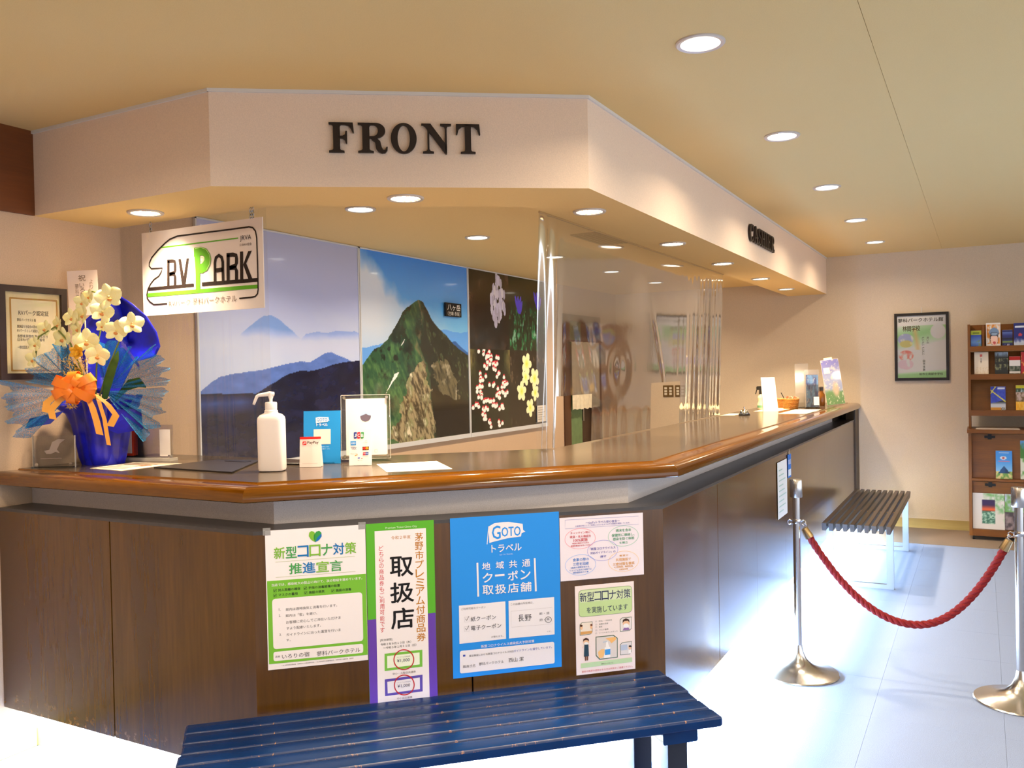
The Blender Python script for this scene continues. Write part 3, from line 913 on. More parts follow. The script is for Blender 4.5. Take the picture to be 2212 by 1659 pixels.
for (y0, y1, fn, lab) in ((3.051, 4.338, mural_lake, 'large photograph panel of misty blue hills above a dark lake'),
                          (4.342, 5.650, mural_peak, 'large photograph panel of a pointed green mountain peak under blue sky'),
                          (5.654, 6.985, mural_flowers, 'large photograph panel of four alpine flower pictures')):
    w = y1 - y0
    o = thing('photo_panel', lab, 'photo panel', matrix=frame((WX + 0.001, (y0 + y1) / 2, MZ0), (0, 1, 0)), group='photo panels on the left wall')
    MB().box(-w / 2, w / 2, 0, MH, 0, 0.012).build('backing', alu, o)
    picture('photo_print', o, w - 0.016, MH - 0.016, 260, 260, lambda U, V, fn=fn: fn(U, V) * np.array((1.24, 1.30, 1.46)), 0.0128, mural_m, y0=0.008)
    fr = MB()
    e = 0.009
    for a in ((-w / 2, -w / 2 + e, 0, MH), (w / 2 - e, w / 2, 0, MH), (-w / 2, w / 2, MH - e, MH)):
        fr.box(a[0], a[1], a[2], a[3], 0.012, 0.018)
    fr.box(-w / 2, w / 2, -0.022, e, 0.0, 0.02)
    fr.build('edge_frame', alu, o)
o = sheet('name_plate', 'small black plate with white lettering on the mountain peak photograph', 'sign', (WX + 0.0235, 5.415, 1.915), (0, 1, 0), 0.215, 0.10, (26, 24, 24), 0.012, part='plate')
pr = Print(o, 0.215, 0.10, [(0, 0), (100, 0), (100, 80), (0, 80)], 0.0125)
pr.text('八ヶ岳', (10, 44), (92, 8), (240, 238, 232), 0.02)
pr.text('（主峰 赤岳）', (12, 70), (90, 54), (225, 222, 214), 0.01)
pr.done()
o = sheet('wall_notice', 'small white handwritten list on the flower photograph near the curtain edge', 'notice', (WX + 0.021, 6.86, 1.055), (0, 1, 0), 0.17, 0.145, (226, 218, 206))
pr = Print(o, 0.17, 0.145, [(0, 0), (100, 0), (100, 100), (0, 100)], 0.0012)
for k in range(6): pr.line([(8, 14 + 14 * k), (60 + 7 * ((k * 37) % 5), 14 + 14 * k)], 3, (150, 140, 130))
pr.done()

# framed certificate left of the flowers
o = thing('framed_certificate', 'framed certificate with gold border on the left wall behind the flowers', 'certificate', matrix=frame((WX + 0.001, 2.205, 1.508), (0, 1, 0)))
cw, chh = 0.292, 0.382
fm = MB()
for a in ((-cw / 2, -cw / 2 + 0.026, 0, chh), (cw / 2 - 0.026, cw / 2, 0, chh), (-cw / 2 + 0.026, cw / 2 - 0.026, 0, 0.026), (-cw / 2 + 0.026, cw / 2 - 0.026, chh - 0.026, chh)):
    fm.box(a[0], a[1], a[2], a[3], 0, 0.022)
fm.build('frame', mat('cert_frame', (52, 30, 22), 0.35), o)
MB().box(-cw / 2 + 0.02, cw / 2 - 0.02, 0.02, chh - 0.02, 0.002, 0.008).build('certificate_paper', flat((236, 214, 160)), o)
pr = Print(o, cw, chh, [(20, 215), (500, 215), (500, 890), (20, 890)], 0.0085)
pr.rpoly((100, 300), (440, 300), (440, 830), (100, 830), (190, 140, 60), 0.02, 1)
pr.rpoly((112, 312), (428, 312), (428, 818), (112, 818), (240, 224, 182), 0.02, 2)
ink = (72, 54, 36)
pr.text('RVパーク認定証', (160, 425), (372, 388), ink, 0.02, 4)
for y, x1, tx in ((458, 280, '蓼科パークホテル 殿'), (505, 300, '貴施設を当協会の定める'), (535, 330, 'RVパークとして認定します'), (575, 360, '長野県茅野市 平成年月日'), (600, 340, '日本RV協会 認定番号'), (655, 300, '一般社団法人 日本RV協会')):
    pr.text(tx, (148, y + 12), (x1, y - 10), ink, 0.01, 4)
pr.done()
MB().box(-cw / 2 + 0.022, cw / 2 - 0.022, 0.022, chh - 0.022, 0.0125, 0.0135).build('glass', film('frame_glass', haze=0.02, refl=0.3), o)

# ================================================================== dark serif letters on the soffit
def arc(cx, cy, rx, ry, a0, a1, n=12):
    return [(cx + rx * math.cos(math.radians(a0 + (a1 - a0) * i / n)), cy + ry * math.sin(math.radians(a0 + (a1 - a0) * i / n))) for i in range(n + 1)]
def stem(x0, x1, s0, s1, top=True, bot=True):
    """upright stem with bracketed slab serifs"""
    p = []
    if bot: p += [(s0, 0), (s1, 0), (s1, 0.055), (x1 + 0.03, 0.075), (x1, 0.12)]
    else: p += [(x0, 0), (x1, 0)]
    if top: p += [(x1, 0.88), (x1 + 0.03, 0.925), (s1, 0.945), (s1, 1), (s0, 1), (s0, 0.945), (x0 - 0.03, 0.925), (x0, 0.88)]
    else: p += [(x1, 1), (x0, 1)]
    if bot: p += [(x0, 0.12), (x0 - 0.03, 0.075), (s0, 0.055)]
    return [p]
E_ARM = [[(0.3, 1), (0.76, 1), (0.79, 0.66), (0.75, 0.66), (0.70, 0.80), (0.62, 0.90), (0.5, 0.925), (0.3, 0.93)]]
MIDARM = [[(0.3, 0.555), (0.44, 0.555), (0.51, 0.60), (0.535, 0.72), (0.575, 0.72), (0.575, 0.30), (0.535, 0.30), (0.51, 0.42), (0.44, 0.475), (0.3, 0.475)]]
RLEG = [[(0.44, 0.50), (0.58, 0.47), (0.66, 0.38), (0.70, 0.18), (0.74, 0.10), (0.80, 0.10), (0.835, 0.20), (0.875, 0.20), (0.865, 0.08), (0.80, -0.01), (0.70, -0.02), (0.60, 0.03), (0.53, 0.14), (0.50, 0.36), (0.40, 0.44)]]
BOWL = [[(0.3, 1), (0.50, 1)] + arc(0.52, 0.745, 0.29, 0.255, 88, -88, 14) + [(0.3, 0.475), (0.3, 0.55), (0.46, 0.555)] + arc(0.47, 0.745, 0.125, 0.185, -86, 86, 10) + [(0.3, 0.935)]]
GL = {
 'F': stem(0.15, 0.36, 0.02, 0.49) + E_ARM + MIDARM,
 'R': stem(0.13, 0.34, 0.0, 0.46) + BOWL + RLEG,
 'N': [[(0.0, 1), (0.30, 1), (0.83, 0.26), (0.83, -0.02), (0.78, -0.02), (0.12, 0.90), (0.06, 0.945), (0.0, 0.945)], [(0.77, 0.03), (0.83, 0.03), (0.83, 0.86), (0.86, 0.92), (0.98, 0.945), (0.98, 1), (0.62, 1), (0.62, 0.945), (0.74, 0.92), (0.77, 0.86)],
       [(0.04, 0), (0.40, 0), (0.40, 0.055), (0.29, 0.08), (0.255, 0.13), (0.255, 0.72), (0.195, 0.80), (0.195, 0.13), (0.16, 0.08), (0.04, 0.055)]],
 'T': stem(0.30, 0.51, 0.15, 0.66, top=False) + [[(0.0, 1), (0.80, 1), (0.83, 0.64), (0.79, 0.64), (0.73, 0.82), (0.62, 0.915), (0.5, 0.93), (0.3, 0.93), (0.2, 0.915), (0.09, 0.82), (0.04, 0.64), (0.0, 0.64)]],
 'H': stem(0.12, 0.32, 0.0, 0.44) + stem(0.64, 0.84, 0.52, 0.96) + [[(0.3, 0.46), (0.66, 0.46), (0.66, 0.54), (0.3, 0.54)]],
 'I': stem(0.12, 0.33, 0.0, 0.45),
 'E': stem(0.13, 0.34, 0.0, 0.4) + E_ARM + MIDARM + [[(0.3, 0), (0.80, 0), (0.84, 0.36), (0.80, 0.36), (0.74, 0.20), (0.65, 0.09), (0.5, 0.07), (0.3, 0.065)]],
 'A': [[(0.0, 0), (0.32, 0), (0.32, 0.055), (0.22, 0.08), (0.21, 0.13), (0.47, 0.98), (0.42, 1.02), (0.38, 0.95), (0.13, 0.13), (0.09, 0.08), (0.0, 0.055)], [(0.40, 1.02), (0.52, 1.02), (0.86, 0.10), (0.95, 0.055), (0.95, 0), (0.50, 0), (0.50, 0.055), (0.60, 0.08), (0.60, 0.14), (0.38, 0.85)], [(0.22, 0.28), (0.58, 0.28), (0.58, 0.35), (0.22, 0.35)]],
}
def oval(cx, cy, rx, ry, ix, iy, a0=0, a1=360, n=40):
    o, i = arc(cx, cy, rx, ry, a0, a1, n), arc(cx, cy, ix, iy, a0, a1, n)
    return [[o[k], o[k + 1], i[k + 1], i[k]] for k in range(n)]
GL['O'] = oval(0.43, 0.495, 0.43, 0.515, 0.205, 0.445)
GL['C'] = oval(0.43, 0.495, 0.43, 0.515, 0.205, 0.445, 42, 318) + [[(0.70, 0.62), (0.76, 0.62), (0.77, 1.0), (0.73, 1.0), (0.68, 0.86), (0.62, 0.84)], [(0.60, 0.12), (0.74, 0.14), (0.80, 0.30), (0.76, 0.33), (0.70, 0.24), (0.58, 0.17)]]
GL['S'] = oval(0.35, 0.74, 0.32, 0.27, 0.14, 0.20, 20, 265, 16) + oval(0.37, 0.265, 0.33, 0.285, 0.15, 0.215, 90, -165, 16) + [[(0.60, 0.66), (0.66, 0.66), (0.67, 1.0), (0.63, 1.0), (0.57, 0.86)], [(0.04, 0.36), (0.0, 0.36), (0.0, 0.0), (0.04, 0.0), (0.12, 0.16)], [(0.2, 0.55), (0.36, 0.48), (0.55, 0.36), (0.45, 0.50), (0.25, 0.62)]]
letter_m = mat('dark_letters', (34, 20, 14), 0.45)
def solid_letter(ch, sx, sz, depth):
    mb = MB()
    for p in GL[ch]:
        q = [(x * sx, y * sz) for x, y in p]
        ar = sum(q[i][0] * q[(i + 1) % len(q)][1] - q[(i + 1) % len(q)][0] * q[i][1] for i in range(len(q)))
        if ar < 0: q = q[::-1]
        mb.prism(q, 0, depth)
    return mb
def word(name, label, text, xs, origin, xaxis, hgt, depth):
    o = thing(name, label, 'sign', matrix=frame(origin, xaxis))
    for ch, (x0, x1) in zip(text, xs):
        wmax = max(p[0] for poly in GL[ch] for p in poly)
        solid_letter(ch, (x1 - x0) / wmax, hgt, depth).build('letter', letter_m, o, loc=(x0, 0, 0.003))
    return o
t2 = Vector((0.8163, 0.5776, 0)).normalized()
so0 = Vector((-2.4156, 2.2248, 0))
fx = lambda zx: 0.418 + (zx - 250) / (1897 - 250) * 0.552 - 0.694
XS = [(fx(a), fx(b)) for a, b in ((250, 525), (567, 885), (920, 1200), (1253, 1578), (1632, 1897))]
word('front_sign', 'large dark raised serif letters on the middle face of the soffit', 'FRONT', XS, so0 + t2 * 0.694 + Vector((0, 0, 2.308)), t2, 0.108, 0.012)
cwid = [0.9, 1.0, 0.72, 1.0, 0.5, 0.88, 0.95]
tot = sum(cwid); x = -0.372; XS = []
for c_ in cwid:
    w_ = 0.744 * c_ / tot
    XS.append((x + 0.004, x + w_ - 0.006)); x += w_
word('cashier_sign', 'small dark raised serif letters on the long right face of the soffit', 'CASHIER', XS, (-1.2906, 5.925, 2.306), (0, 1, 0), 0.108, 0.014)

# ================================================================== hanging sign with chains
o = thing('hanging_sign', 'white hanging board with green letter and train outline on short chains', 'sign', matrix=frame((-2.866, 2.572, 1.776), (1, 0, 0)))
sw, sh = 0.712, 0.362
MB().box(-sw / 2, sw / 2, 0, sh, -0.004, 0.0).build('board', mat('sign_board', (236, 226, 224), 0.35), o)
pr = Print(o, sw, sh, [(124, 391), (1452, 185), (1472, 1180), (150, 1297)], 0.0006)
K, G = (40, 30, 28), (96, 172, 40)
pr.line([(1200, 1085), (1330, 1071), (1375, 1060), (1400, 1030), (1407, 985), (1402, 700), (1393, 420), (1380, 345), (1350, 308), (1310, 300), (1100, 332), (800, 374), (520, 415), (440, 450), (390, 490), (310, 570), (240, 655), (214, 715), (213, 748), (236, 776), (300, 772), (358, 767), (345, 810), (320, 855), (265, 895), (228, 945), (200, 1000), (188, 1060), (192, 1100), (220, 1138), (265, 1168), (412, 1155)], 13, K, 3)
def bar(x0, y0, x1, y1, th, c, lay=2): pr.poly([(x0, y0 - th / 2), (x1, y1 - th / 2), (x1, y1 + th / 2), (x0, y0 + th / 2)], c, lay)
bar(205, 1001, 702, 947, 36, K); bar(792, 938, 1402, 879, 42, K)
bar(192, 1068, 1402, 950, 42, G); bar(330, 545, 1190, 425, 13, G)
def rlet(x0, x1, yb, yt, w, skew, c, lay=3):
    """rounded condensed R drawn from strokes"""
    dy = skew
    pr.line([(x0 + w / 2, yb), (x0 + w / 2, yt + 6)], w, c, lay)
    m = (yb + yt) / 2
    pr.line([(x0, yt + w * 0.45), (x0 + (x1 - x0) * 0.55, yt + w * 0.42 - dy * 0.5), (x1 - w * 0.65, yt + w * 0.9 - dy), (x1 - w / 2, yt + w * 2.0 - dy), (x1 - w / 2, m - w * 1.3 - dy), (x1 - w * 0.8, m - w * 0.4 - dy), (x0 + w, m + w * 0.05)], w, c, lay)
    pr.line([(x0 + w, m), (x1 - w * 0.9, m + w * 0.35 - dy), (x1 - w / 2, m + w * 1.4 - dy), (x1 - w / 2, yb - dy)], w, c, lay)
rlet(410, 510, 985, 682, 26, 12, K)
pr.poly([(533, 668), (560, 664), (592, 860), (622, 658), (647, 655), (608, 960), (575, 962)], K, 3)
# big green P
pr.poly([(705, 540), (770, 530), (770, 1015), (725, 1020), (722, 800)], G, 3)
pr.poly([(705, 542), (780, 528), (840, 545), (880, 600), (892, 660), (882, 725), (850, 785), (800, 815), (765, 818), (765, 720), (800, 705), (820, 670), (818, 640), (795, 622), (765, 626), (705, 640)], G, 4)
pr.line([(775, 640), (795, 640), (806, 655), (806, 672), (795, 690), (778, 694)], 5, (200, 226, 150), 5)
pr.line([(715, 548), (780, 536), (836, 553), (872, 605), (884, 660), (874, 722), (845, 776)], 4, (206, 232, 160), 5)
# A
pr.line([(935, 930), (934, 700), (945, 645), (978, 618), (1008, 640), (1020, 690), (1024, 920)], 28, K, 3)
pr.line([(940, 785), (1020, 772)], 34, K, 3)
rlet(1062, 1188, 905, 600, 34, 14, K)
pr.line([(1228, 890), (1226, 572)], 34, K, 3)
pr.poly([(1300, 566), (1340, 560), (1278, 700), (1345, 870), (1302, 876), (1244, 715)], K, 3)
pr.text('JRVA', (1210, 468), (1332, 382), (60, 50, 48), -0.005, 3)
pr.text('日本RV協会', (1208, 508), (1338, 478), (110, 98, 96), 0, 3)
pr.text('RVパーク 蓼科パークホテル', (432, 1178), (1172, 1058), (110, 92, 86), 0, 3)
pr.done()
chain_m = mat('chain_steel', (170, 176, 186), 0.25, 1.0)
tor = MB()
NR, NC = 14, 6
vv, ff = [], []
for i in range(NR):
    a = 2 * math.pi * i / NR
    for j in range(NC):
        b = 2 * math.pi * j / NC
        r_ = 1 + 0.22 * math.cos(b)
        vv.append((0.0052 * r_ * math.cos(a), 0.0095 * r_ * math.sin(a), 0.0012 * math.sin(b)))
for i in range(NR):
    for j in range(NC):
        ff.append((i * NC + j, ((i + 1) % NR) * NC + j, ((i + 1) % NR) * NC + (j + 1) % NC, i * NC + (j + 1) % NC))
tor.add(vv, ff)
tme = tor.mesh('chain_link', chain_m, True)
for cx in (-0.30, 0.292):
    for dx in (0, 0.012):
        if cx < 0 and dx: continue
        for k in range(4):
            link_mesh('chain_link', tme, o, (cx + dx, sh - 0.006 + 0.0135 * k, -0.002), (0, math.pi / 2 * (k % 2), 0.15 * (k % 3 - 1)))

# ================================================================== posters on the counter's angled face
tB = Vector((0.7252, 0.6886, 0)).normalized()
nB = Vector((tB.y, -tB.x, 0))
pB = Vector((-2.0695, 2.0464, 0))
def on_face(s, z, off=0.0015): return pB + tB * s + nB * off + Vector((0, 0, z))
WHITE = (244, 236, 238)
LIME, GRN, BLU = (128, 186, 60), (72, 160, 84), (24, 116, 186)
def poster(label, s0, s1, z0, z1, color, corners, group='notices taped to the counter front', off=0.0015):
    w, h = s1 - s0, z1 - z0
    o = sheet('poster', label, 'poster', on_face((s0 + s1) / 2, z0, off), tB, w, h, color, 0.001, group, rough=0.42)
    return o, Print(o, w, h, corners, 0.0013)

# 1 green and white declaration
o, p = poster('white and green declaration poster with a leaf heart, leftmost on the counter front', 0.037, 0.358, 0.549, 1.002, WHITE, [(58, 130), (1115, 68), (1148, 1490), (95, 1605)])
p.poly([(82, 662), (1124, 585), (1144, 1435), (105, 1540)], (120, 188, 56), 1)
p.poly([(590, 250), (548, 225), (522, 185), (528, 150), (552, 132), (580, 142), (590, 165)], (128, 186, 56), 2)
p.poly([(590, 250), (630, 228), (658, 190), (656, 150), (632, 130), (602, 140), (576, 175), (574, 215)], (60, 156, 76), 2)
p.poly([(592, 250), (632, 228), (659, 190), (657, 158), (610, 205)], (28, 116, 186), 3)
cs = [LIME, GRN, BLU, LIME, GRN, BLU, LIME]
for i, ch in enumerate('新型コロナ対策'):
    x0 = 157 + 125 * i; y0 = 428 - 8.6 * i
    p.text(ch, (x0, y0), (x0 + 112, y0 - 128), cs[i], 0.022)
for i, ch in enumerate('推進宣言'):
    x0 = 318 + 143 * i; y0 = 588 - 9.6 * i
    p.text(ch, (x0, y0), (x0 + 130, y0 - 122), [GRN, BLU, LIME, GRN][i], 0.022)
p.line([(170, 460), (1010, 400)], 3, (170, 190, 120)); p.line([(175, 622), (1015, 560)], 3, (170, 190, 120))
p.text('当店では、感染拡大の防止に向けて、次の取組を進めています。', (130, 705), (1085, 628), WHITE, 0.015)
dk = (44, 50, 40)
for tx, bl, tr in (('☑ 対人距離の確保', (150, 768), (435, 732)), ('☑ 手指の消毒設備の設置', (470, 745), (852, 697)), ('☑ マスクの着用', (150, 820), (405, 784)), ('☑ 施設の換気', (475, 793), (690, 760)), ('☑ 施設の消毒', (760, 773), (970, 738))):
    p.text(tx, bl, tr, dk, 0.012)
p.rpoly((135, 850), (1085, 778), (1097, 1290), (150, 1382), WHITE, 0.07, 2)
for tx, bl, tr in (('1.', (208, 975), (226, 945)), ('館内は適時換気と消毒を行います。', (280, 968), (822, 908)), ('2.', (208, 1040), (228, 1012)), ('館内は「密」を避け、', (280, 1036), (612, 988)), ('お客様に安心してご滞在いただけま', (284, 1100), (860, 1040)),
                   ('すよう配慮いたします。', (288, 1166), (652, 1120)), ('3.', (215, 1240), (234, 1212)), ('ガイドラインに沿った運営を行いま', (288, 1232), (860, 1168)), ('す。', (288, 1298), (332, 1268))):
    p.text(tx, bl, tr, (50, 44, 46))
p.rpoly((150, 1410), (1095, 1318), (1097, 1415), (152, 1508), WHITE, 0.25, 2)
p.text('店名', (170, 1470), (220, 1445), dk, 0.01)
p.text('いろりの宿', (242, 1476), (530, 1412), (40, 36, 38)); p.text('蓼科パークホテル', (608, 1446), (1065, 1362), (40, 36, 38))
p.text('一社 長野県経営者協会　長野県中小企業団体中央会　一社 長野県商工会議所連合会　長野県商工会連合会　長野県', (235, 1550), (995, 1472), (90, 84, 86))
p.done()
tape = film('clear_tape', haze=0.25, rough=0.12)
for x, y in ((-0.155, 0.45), (0.15, 0.45)):
    MB().box(x - 0.012, x + 0.012, y - 0.012, y + 0.012, 0.0012, 0.0015).build('tape', tape, o)

# 2 green and violet voucher banner
o, p = poster('tall green and violet voucher banner with three big black characters', 0.360, 0.589, 0.402, 1.003, (92, 178, 44), [(38, 98), (630, 52), (683, 1590), (95, 1655)])
p.poly([(68, 930), (656, 865), (685, 1590), (97, 1655)], (104, 66, 172), 1)
p.poly([(115, 158), (562, 125), (615, 1600), (166, 1652)], WHITE, 2)
p.text('Premium Ticket Chino City', (210, 138), (483, 104), (226, 240, 210), 0.01)
OC = (190, 124, 30)
p.text('令和２年度', (260, 226), (428, 190), OC)
p.vtext('茅野市プレミアム付商品券', (466, 165), (536, 160), (498, 1120), (574, 1112), OC, 0.016, 0.9)
for ch, bl, tr in (('取', (258, 555), (450, 368)), ('扱', (264, 783), (460, 592)), ('店', (275, 1010), (464, 816))):
    p.text(ch, bl, tr, (22, 18, 20), 0.03)
p.vtext('どちらの商品券もご利用可能です', (153, 282), (193, 279), (178, 1044), (216, 1040), (208, 62, 66), 0.004, 0.84)
p.text('[有効期間]', (178, 1115), (282, 1090), dk); p.text('令和２年９月１０日（木）', (182, 1150), (445, 1110), dk, 0.012); p.text('～令和３年１月３１日（日）', (205, 1178), (492, 1138), dk, 0.012)
for tl, tr, br, bl, c, c2, rc_, cap, cb, ct_ in (((217, 1222), (545, 1187), (548, 1335), (220, 1372), (122, 190, 70), (240, 246, 226), (385, 1273), '中小・大型店共通券', (290, 1402), (490, 1372)),
                                              ((222, 1445), (550, 1405), (553, 1550), (227, 1590), (96, 78, 170), (238, 232, 236), (392, 1493), '中小店応援券', (332, 1618), (463, 1592))):
    p.poly([tl, tr, br, bl], c, 3)
    ins = lambda a, k: tuple(np.array(a) + np.array(k))
    p.poly([ins(tl, (22, 20)), ins(tr, (-24, 24)), ins(br, (-24, -20)), ins(bl, (22, -24))], c2, 4)
    p.text('¥1,000', (rc_[0] - 58, rc_[1] + 24), (rc_[0] + 50, rc_[1] - 10), (70, 60, 92), 0.01, 5)
    p.text('プレミアム付商品券', (rc_[0] - 62, rc_[1] - 14), (rc_[0] + 54, rc_[1] - 36), (150, 140, 160), 0, 5)
    p.ring(rc_, 86, 86, 9, (190, 28, 40), 6)
    p.text(cap, cb, ct_, (110, 100, 104), 0, 5)
p.done()

# 3 sky blue coupon poster
SKY = (42, 146, 240)
o, p = poster('large sky blue coupon poster with a white flag mark', 0.645, 1.036, 0.4535, 1.004, SKY, [(48, 92), (1078, 20), (1112, 1480), (92, 1608)])
W2 = (238, 234, 242)
p.poly([(412, 168), (470, 134), (540, 124), (605, 120), (670, 130), (737, 138), (742, 196), (764, 212), (728, 226), (722, 258), (640, 270), (596, 276), (540, 290), (470, 308), (424, 322)], W2, 1)
p.line([(416, 165), (402, 335)], 7, W2, 1)
p.text('G', (450, 286), (526, 156), SKY, 0.025, 2); p.text('OTO', (540, 262), (716, 160), SKY, 0.025, 2)
p.text('トラベル', (445, 412), (726, 320), W2, 0.03); p.text('GO TO TRAVEL', (520, 438), (648, 418), (190, 220, 246))
p.line([(311, 510), (322, 830)], 17, W2); p.line([(852, 462), (865, 775)], 17, W2)
for ch, x, y in (('地', 358, 580), ('域', 487, 568), ('共', 612, 557), ('通', 735, 546)): p.text(ch, (x, y), (x + 74, y - 76), W2, 0.02)
for i, ch in enumerate('クーポン'):
    if ch == 'ー': p.line([(478, 630), (568, 622)], 18, W2, 3)
    else: p.text(ch, (364 + 119 * i, 698 - 11 * i), (364 + 119 * i + 90, 698 - 11 * i - 96), W2, 0.03)
for i, ch in enumerate('取扱店舗'): p.text(ch, (364 + 119 * i, 815 - 11 * i), (364 + 119 * i + 100, 815 - 11 * i - 98), W2, 0.025)
p.poly([(140, 918), (578, 872), (587, 1225), (148, 1278)], W2, 1); p.poly([(608, 868), (1037, 827), (1043, 1178), (615, 1222)], W2, 1)
gy = (120, 116, 122)
p.text('ご利用可能なクーポン', (162, 958), (392, 920), gy); p.text('この店舗の所在地は、', (628, 908), (842, 872), gy)
p.text('紙クーポン', (252, 1060), (490, 1004), (70, 66, 72), 0.004); p.text('電子クーポン', (255, 1145), (540, 1082), (70, 66, 72), 0.004)
for y in (1022, 1112):
    p.line([(192, y + 4), (236, y), (238, y + 46), (194, y + 50), (192, y + 4)], 2, (190, 180, 190))
    p.line([(202, y + 18), (212, y + 36), (236, y - 8)], 4, (30, 28, 34), 3)
p.text('が使えます。', (448, 1215), (560, 1191), gy); p.text('です。', (970, 1160), (1012, 1142), gy)
p.line([(632, 965), (1018, 925), (1022, 1080), (637, 1115), (632, 965)], 2, (196, 190, 196))
p.text('長', (702, 1062), (752, 994), (34, 32, 38), -0.004); p.text('野', (762, 1056), (824, 990), (34, 32, 38), -0.004)
p.text('都・道', (897, 998), (993, 964), gy); p.text('府・県', (900, 1058), (995, 1022), gy); p.ring((983, 1040), 29, 26, 4, (40, 38, 44), 4)
p.text('新型コロナウイルス感染拡大予防対策', (352, 1308), (852, 1234), W2, 0.015)
p.rpoly((152, 1345), (1040, 1247), (1045, 1450), (155, 1557), W2, 0.1, 1)
p.poly([(182, 1380), (204, 1378), (204, 1396), (182, 1398)], (60, 76, 170), 2)
p.text('宿泊施設における新型コロナウイルス対応', (240, 1400), (660, 1330), (46, 42, 50)); p.text('ガイドラインを遵守しています。', (660, 1345), (1018, 1290), (74, 88, 170))
p.text('職員氏名', (182, 1500), (298, 1472), gy); p.text('蓼科パークホテル', (334, 1480), (566, 1424), (40, 38, 44)); p.text('西山 潔', (612, 1442), (752, 1394), (40, 38, 44))
p.done()

# 4 landscape notice with five ovals
o, p = poster('white landscape notice with five coloured ovals', 1.038, 1.356, 0.7555, 0.9805, (240, 230, 240), [(88, 208), (1962, 72), (1985, 1465), (125, 1622)])
VI, RD, GR, BL2, OR = (88, 84, 176), (206, 74, 88), (70, 156, 112), (74, 134, 214), (222, 160, 70)
p.line([(212, 250), (1860, 150), (1865, 335), (215, 445), (212, 250)], 6, (150, 150, 200))
p.text('～GoToトラベル安心宣言～', (670, 325), (1435, 240), VI, 0.008); p.text('お客様が安心してご利用いただけるよう以下の取組を実施しています。', (440, 395), (1670, 292), VI)
for c, col in (((550, 665), RD), ((1520, 602), GR), ((1055, 927), VI), ((562, 1250), BL2), ((1525, 1170), OR)):
    p.ring(c, 340, 228, 6, tuple(min(255, k + 50) for k in col), 2, -0.06)
for col, L_ in ((RD, (('チェックイン時に', (335, 562), (770, 498)), ('検温・本人確認を', (320, 652), (790, 578)), ('100%実施', (400, 725), (715, 660)), ('※発熱を確認された方は', (370, 785), (745, 740)), ('保健所等指示を仰いで対応', (340, 845), (780, 792)))),
                (GR, (('週末を含め', (1350, 502), (1690, 436)), ('保健所に連絡し、', (1255, 607), (1770, 540)), ('感染を防ぐ体制', (1285, 697), (1760, 620)), ('を確立', (1430, 782), (1620, 716)))),
                (VI, (('「新型コロナウイルス', (770, 920), (1342, 832)), ('対応ガイドライン」の', (780, 1010), (1340, 925)), ('遵守', (1000, 1088), (1132, 1030)))),
                (BL2, (('食事の際の', (390, 1162), (745, 1096)), ('三密を回避', (395, 1262), (742, 1186)), ('※座席の間隔を空ける、', (340, 1328), (770, 1275)), ('ビュッフェ形式の食事では', (320, 1388), (805, 1328)), ('個別提供を行う等', (395, 1440), (740, 1388)))),
                (OR, (('客室や', (1430, 1066), (1630, 1010)), ('共用施設で', (1350, 1162), (1690, 1090)), ('三密対策を徹底', (1285, 1262), (1770, 1182)), ('※人数制限、時間短縮、', (1310, 1312), (1745, 1264)), ('定期換気等', (1425, 1370), (1620, 1324))))):
    for tx, bl, tr in L_: p.text(tx, bl, tr, col, 0.014)
p.done()

# 5 small notice with drawings
o, p = poster('small white notice with green heading and little drawings below the ovals notice', 1.0905, 1.316, 0.4155, 0.734, (244, 230, 230), [(98, 128), (1105, 48), (1125, 1548), (118, 1650)])
p.rpoly((158, 195), (1072, 118), (1074, 578), (161, 658), (120, 150, 110), 0.16, 1)
p.rpoly((164, 200), (1066, 124), (1068, 573), (167, 652), (194, 220, 158), 0.16, 2)
p.rpoly((172, 208), (1060, 132), (1058, 330), (172, 410), (214, 228, 186), 0.2, 3)
NV = (50, 56, 96)
for i, ch in enumerate('新型コロナ対策'): p.text(ch, (180 + 125 * i, 396 - 10 * i), (180 + 125 * i + 114, 396 - 10 * i - 165), NV, 0.008, 4)
p.text('を実施しています', (296, 592), (995, 424), NV, 0.004, 4)
for tx, bl, tr in (('□　手洗い・手指消毒', (445, 742), (725, 692)), ('□　設備の消毒', (445, 795), (660, 748)), ('□　換気', (445, 843), (560, 802)), ('□　マスク着用', (445, 893), (660, 848)), ('□　ソーシャルディスタンス', (445, 942), (820, 888))):
    p.text(tx, bl, tr, (120, 126, 120))
def pic(q, bgc, lay=1):
    p.poly(q, (84, 110, 94), lay)
    c = np.mean(np.array(q), 0)
    p.poly([tuple(c + (np.array(a) - c) * 0.93) for a in q], bgc, lay + 1)
pic([(215, 742), (393, 728), (393, 905), (360, 948), (178, 970), (176, 780)], (240, 228, 216))
p.poly([(190, 905), (385, 885), (385, 930), (190, 955)], (214, 160, 96), 3)
p.disc((205, 830), 22, 40, (238, 190, 150), 3); p.disc((200, 798), 24, 20, (90, 60, 44), 4); p.disc((372, 818), 20, 40, (238, 190, 150), 3); p.disc((374, 788), 20, 18, (120, 70, 50), 4)
pic([(900, 668), (1065, 655), (1062, 855), (1030, 893), (865, 910), (862, 705)], (232, 226, 226))
p.disc((968, 765), 58, 75, (240, 196, 160), 3); p.poly([(906, 760), (912, 705), (965, 680), (1018, 702), (1028, 755), (1000, 722), (935, 728)], (66, 44, 36), 4)
p.disc((968, 805), 48, 38, (244, 244, 248), 4); p.poly([(905, 890), (930, 845), (1005, 838), (1035, 878)], (150, 110, 170), 3)
pic([(447, 990), (755, 962), (822, 1015), (822, 1350), (512, 1385), (447, 1318)], (224, 216, 214))
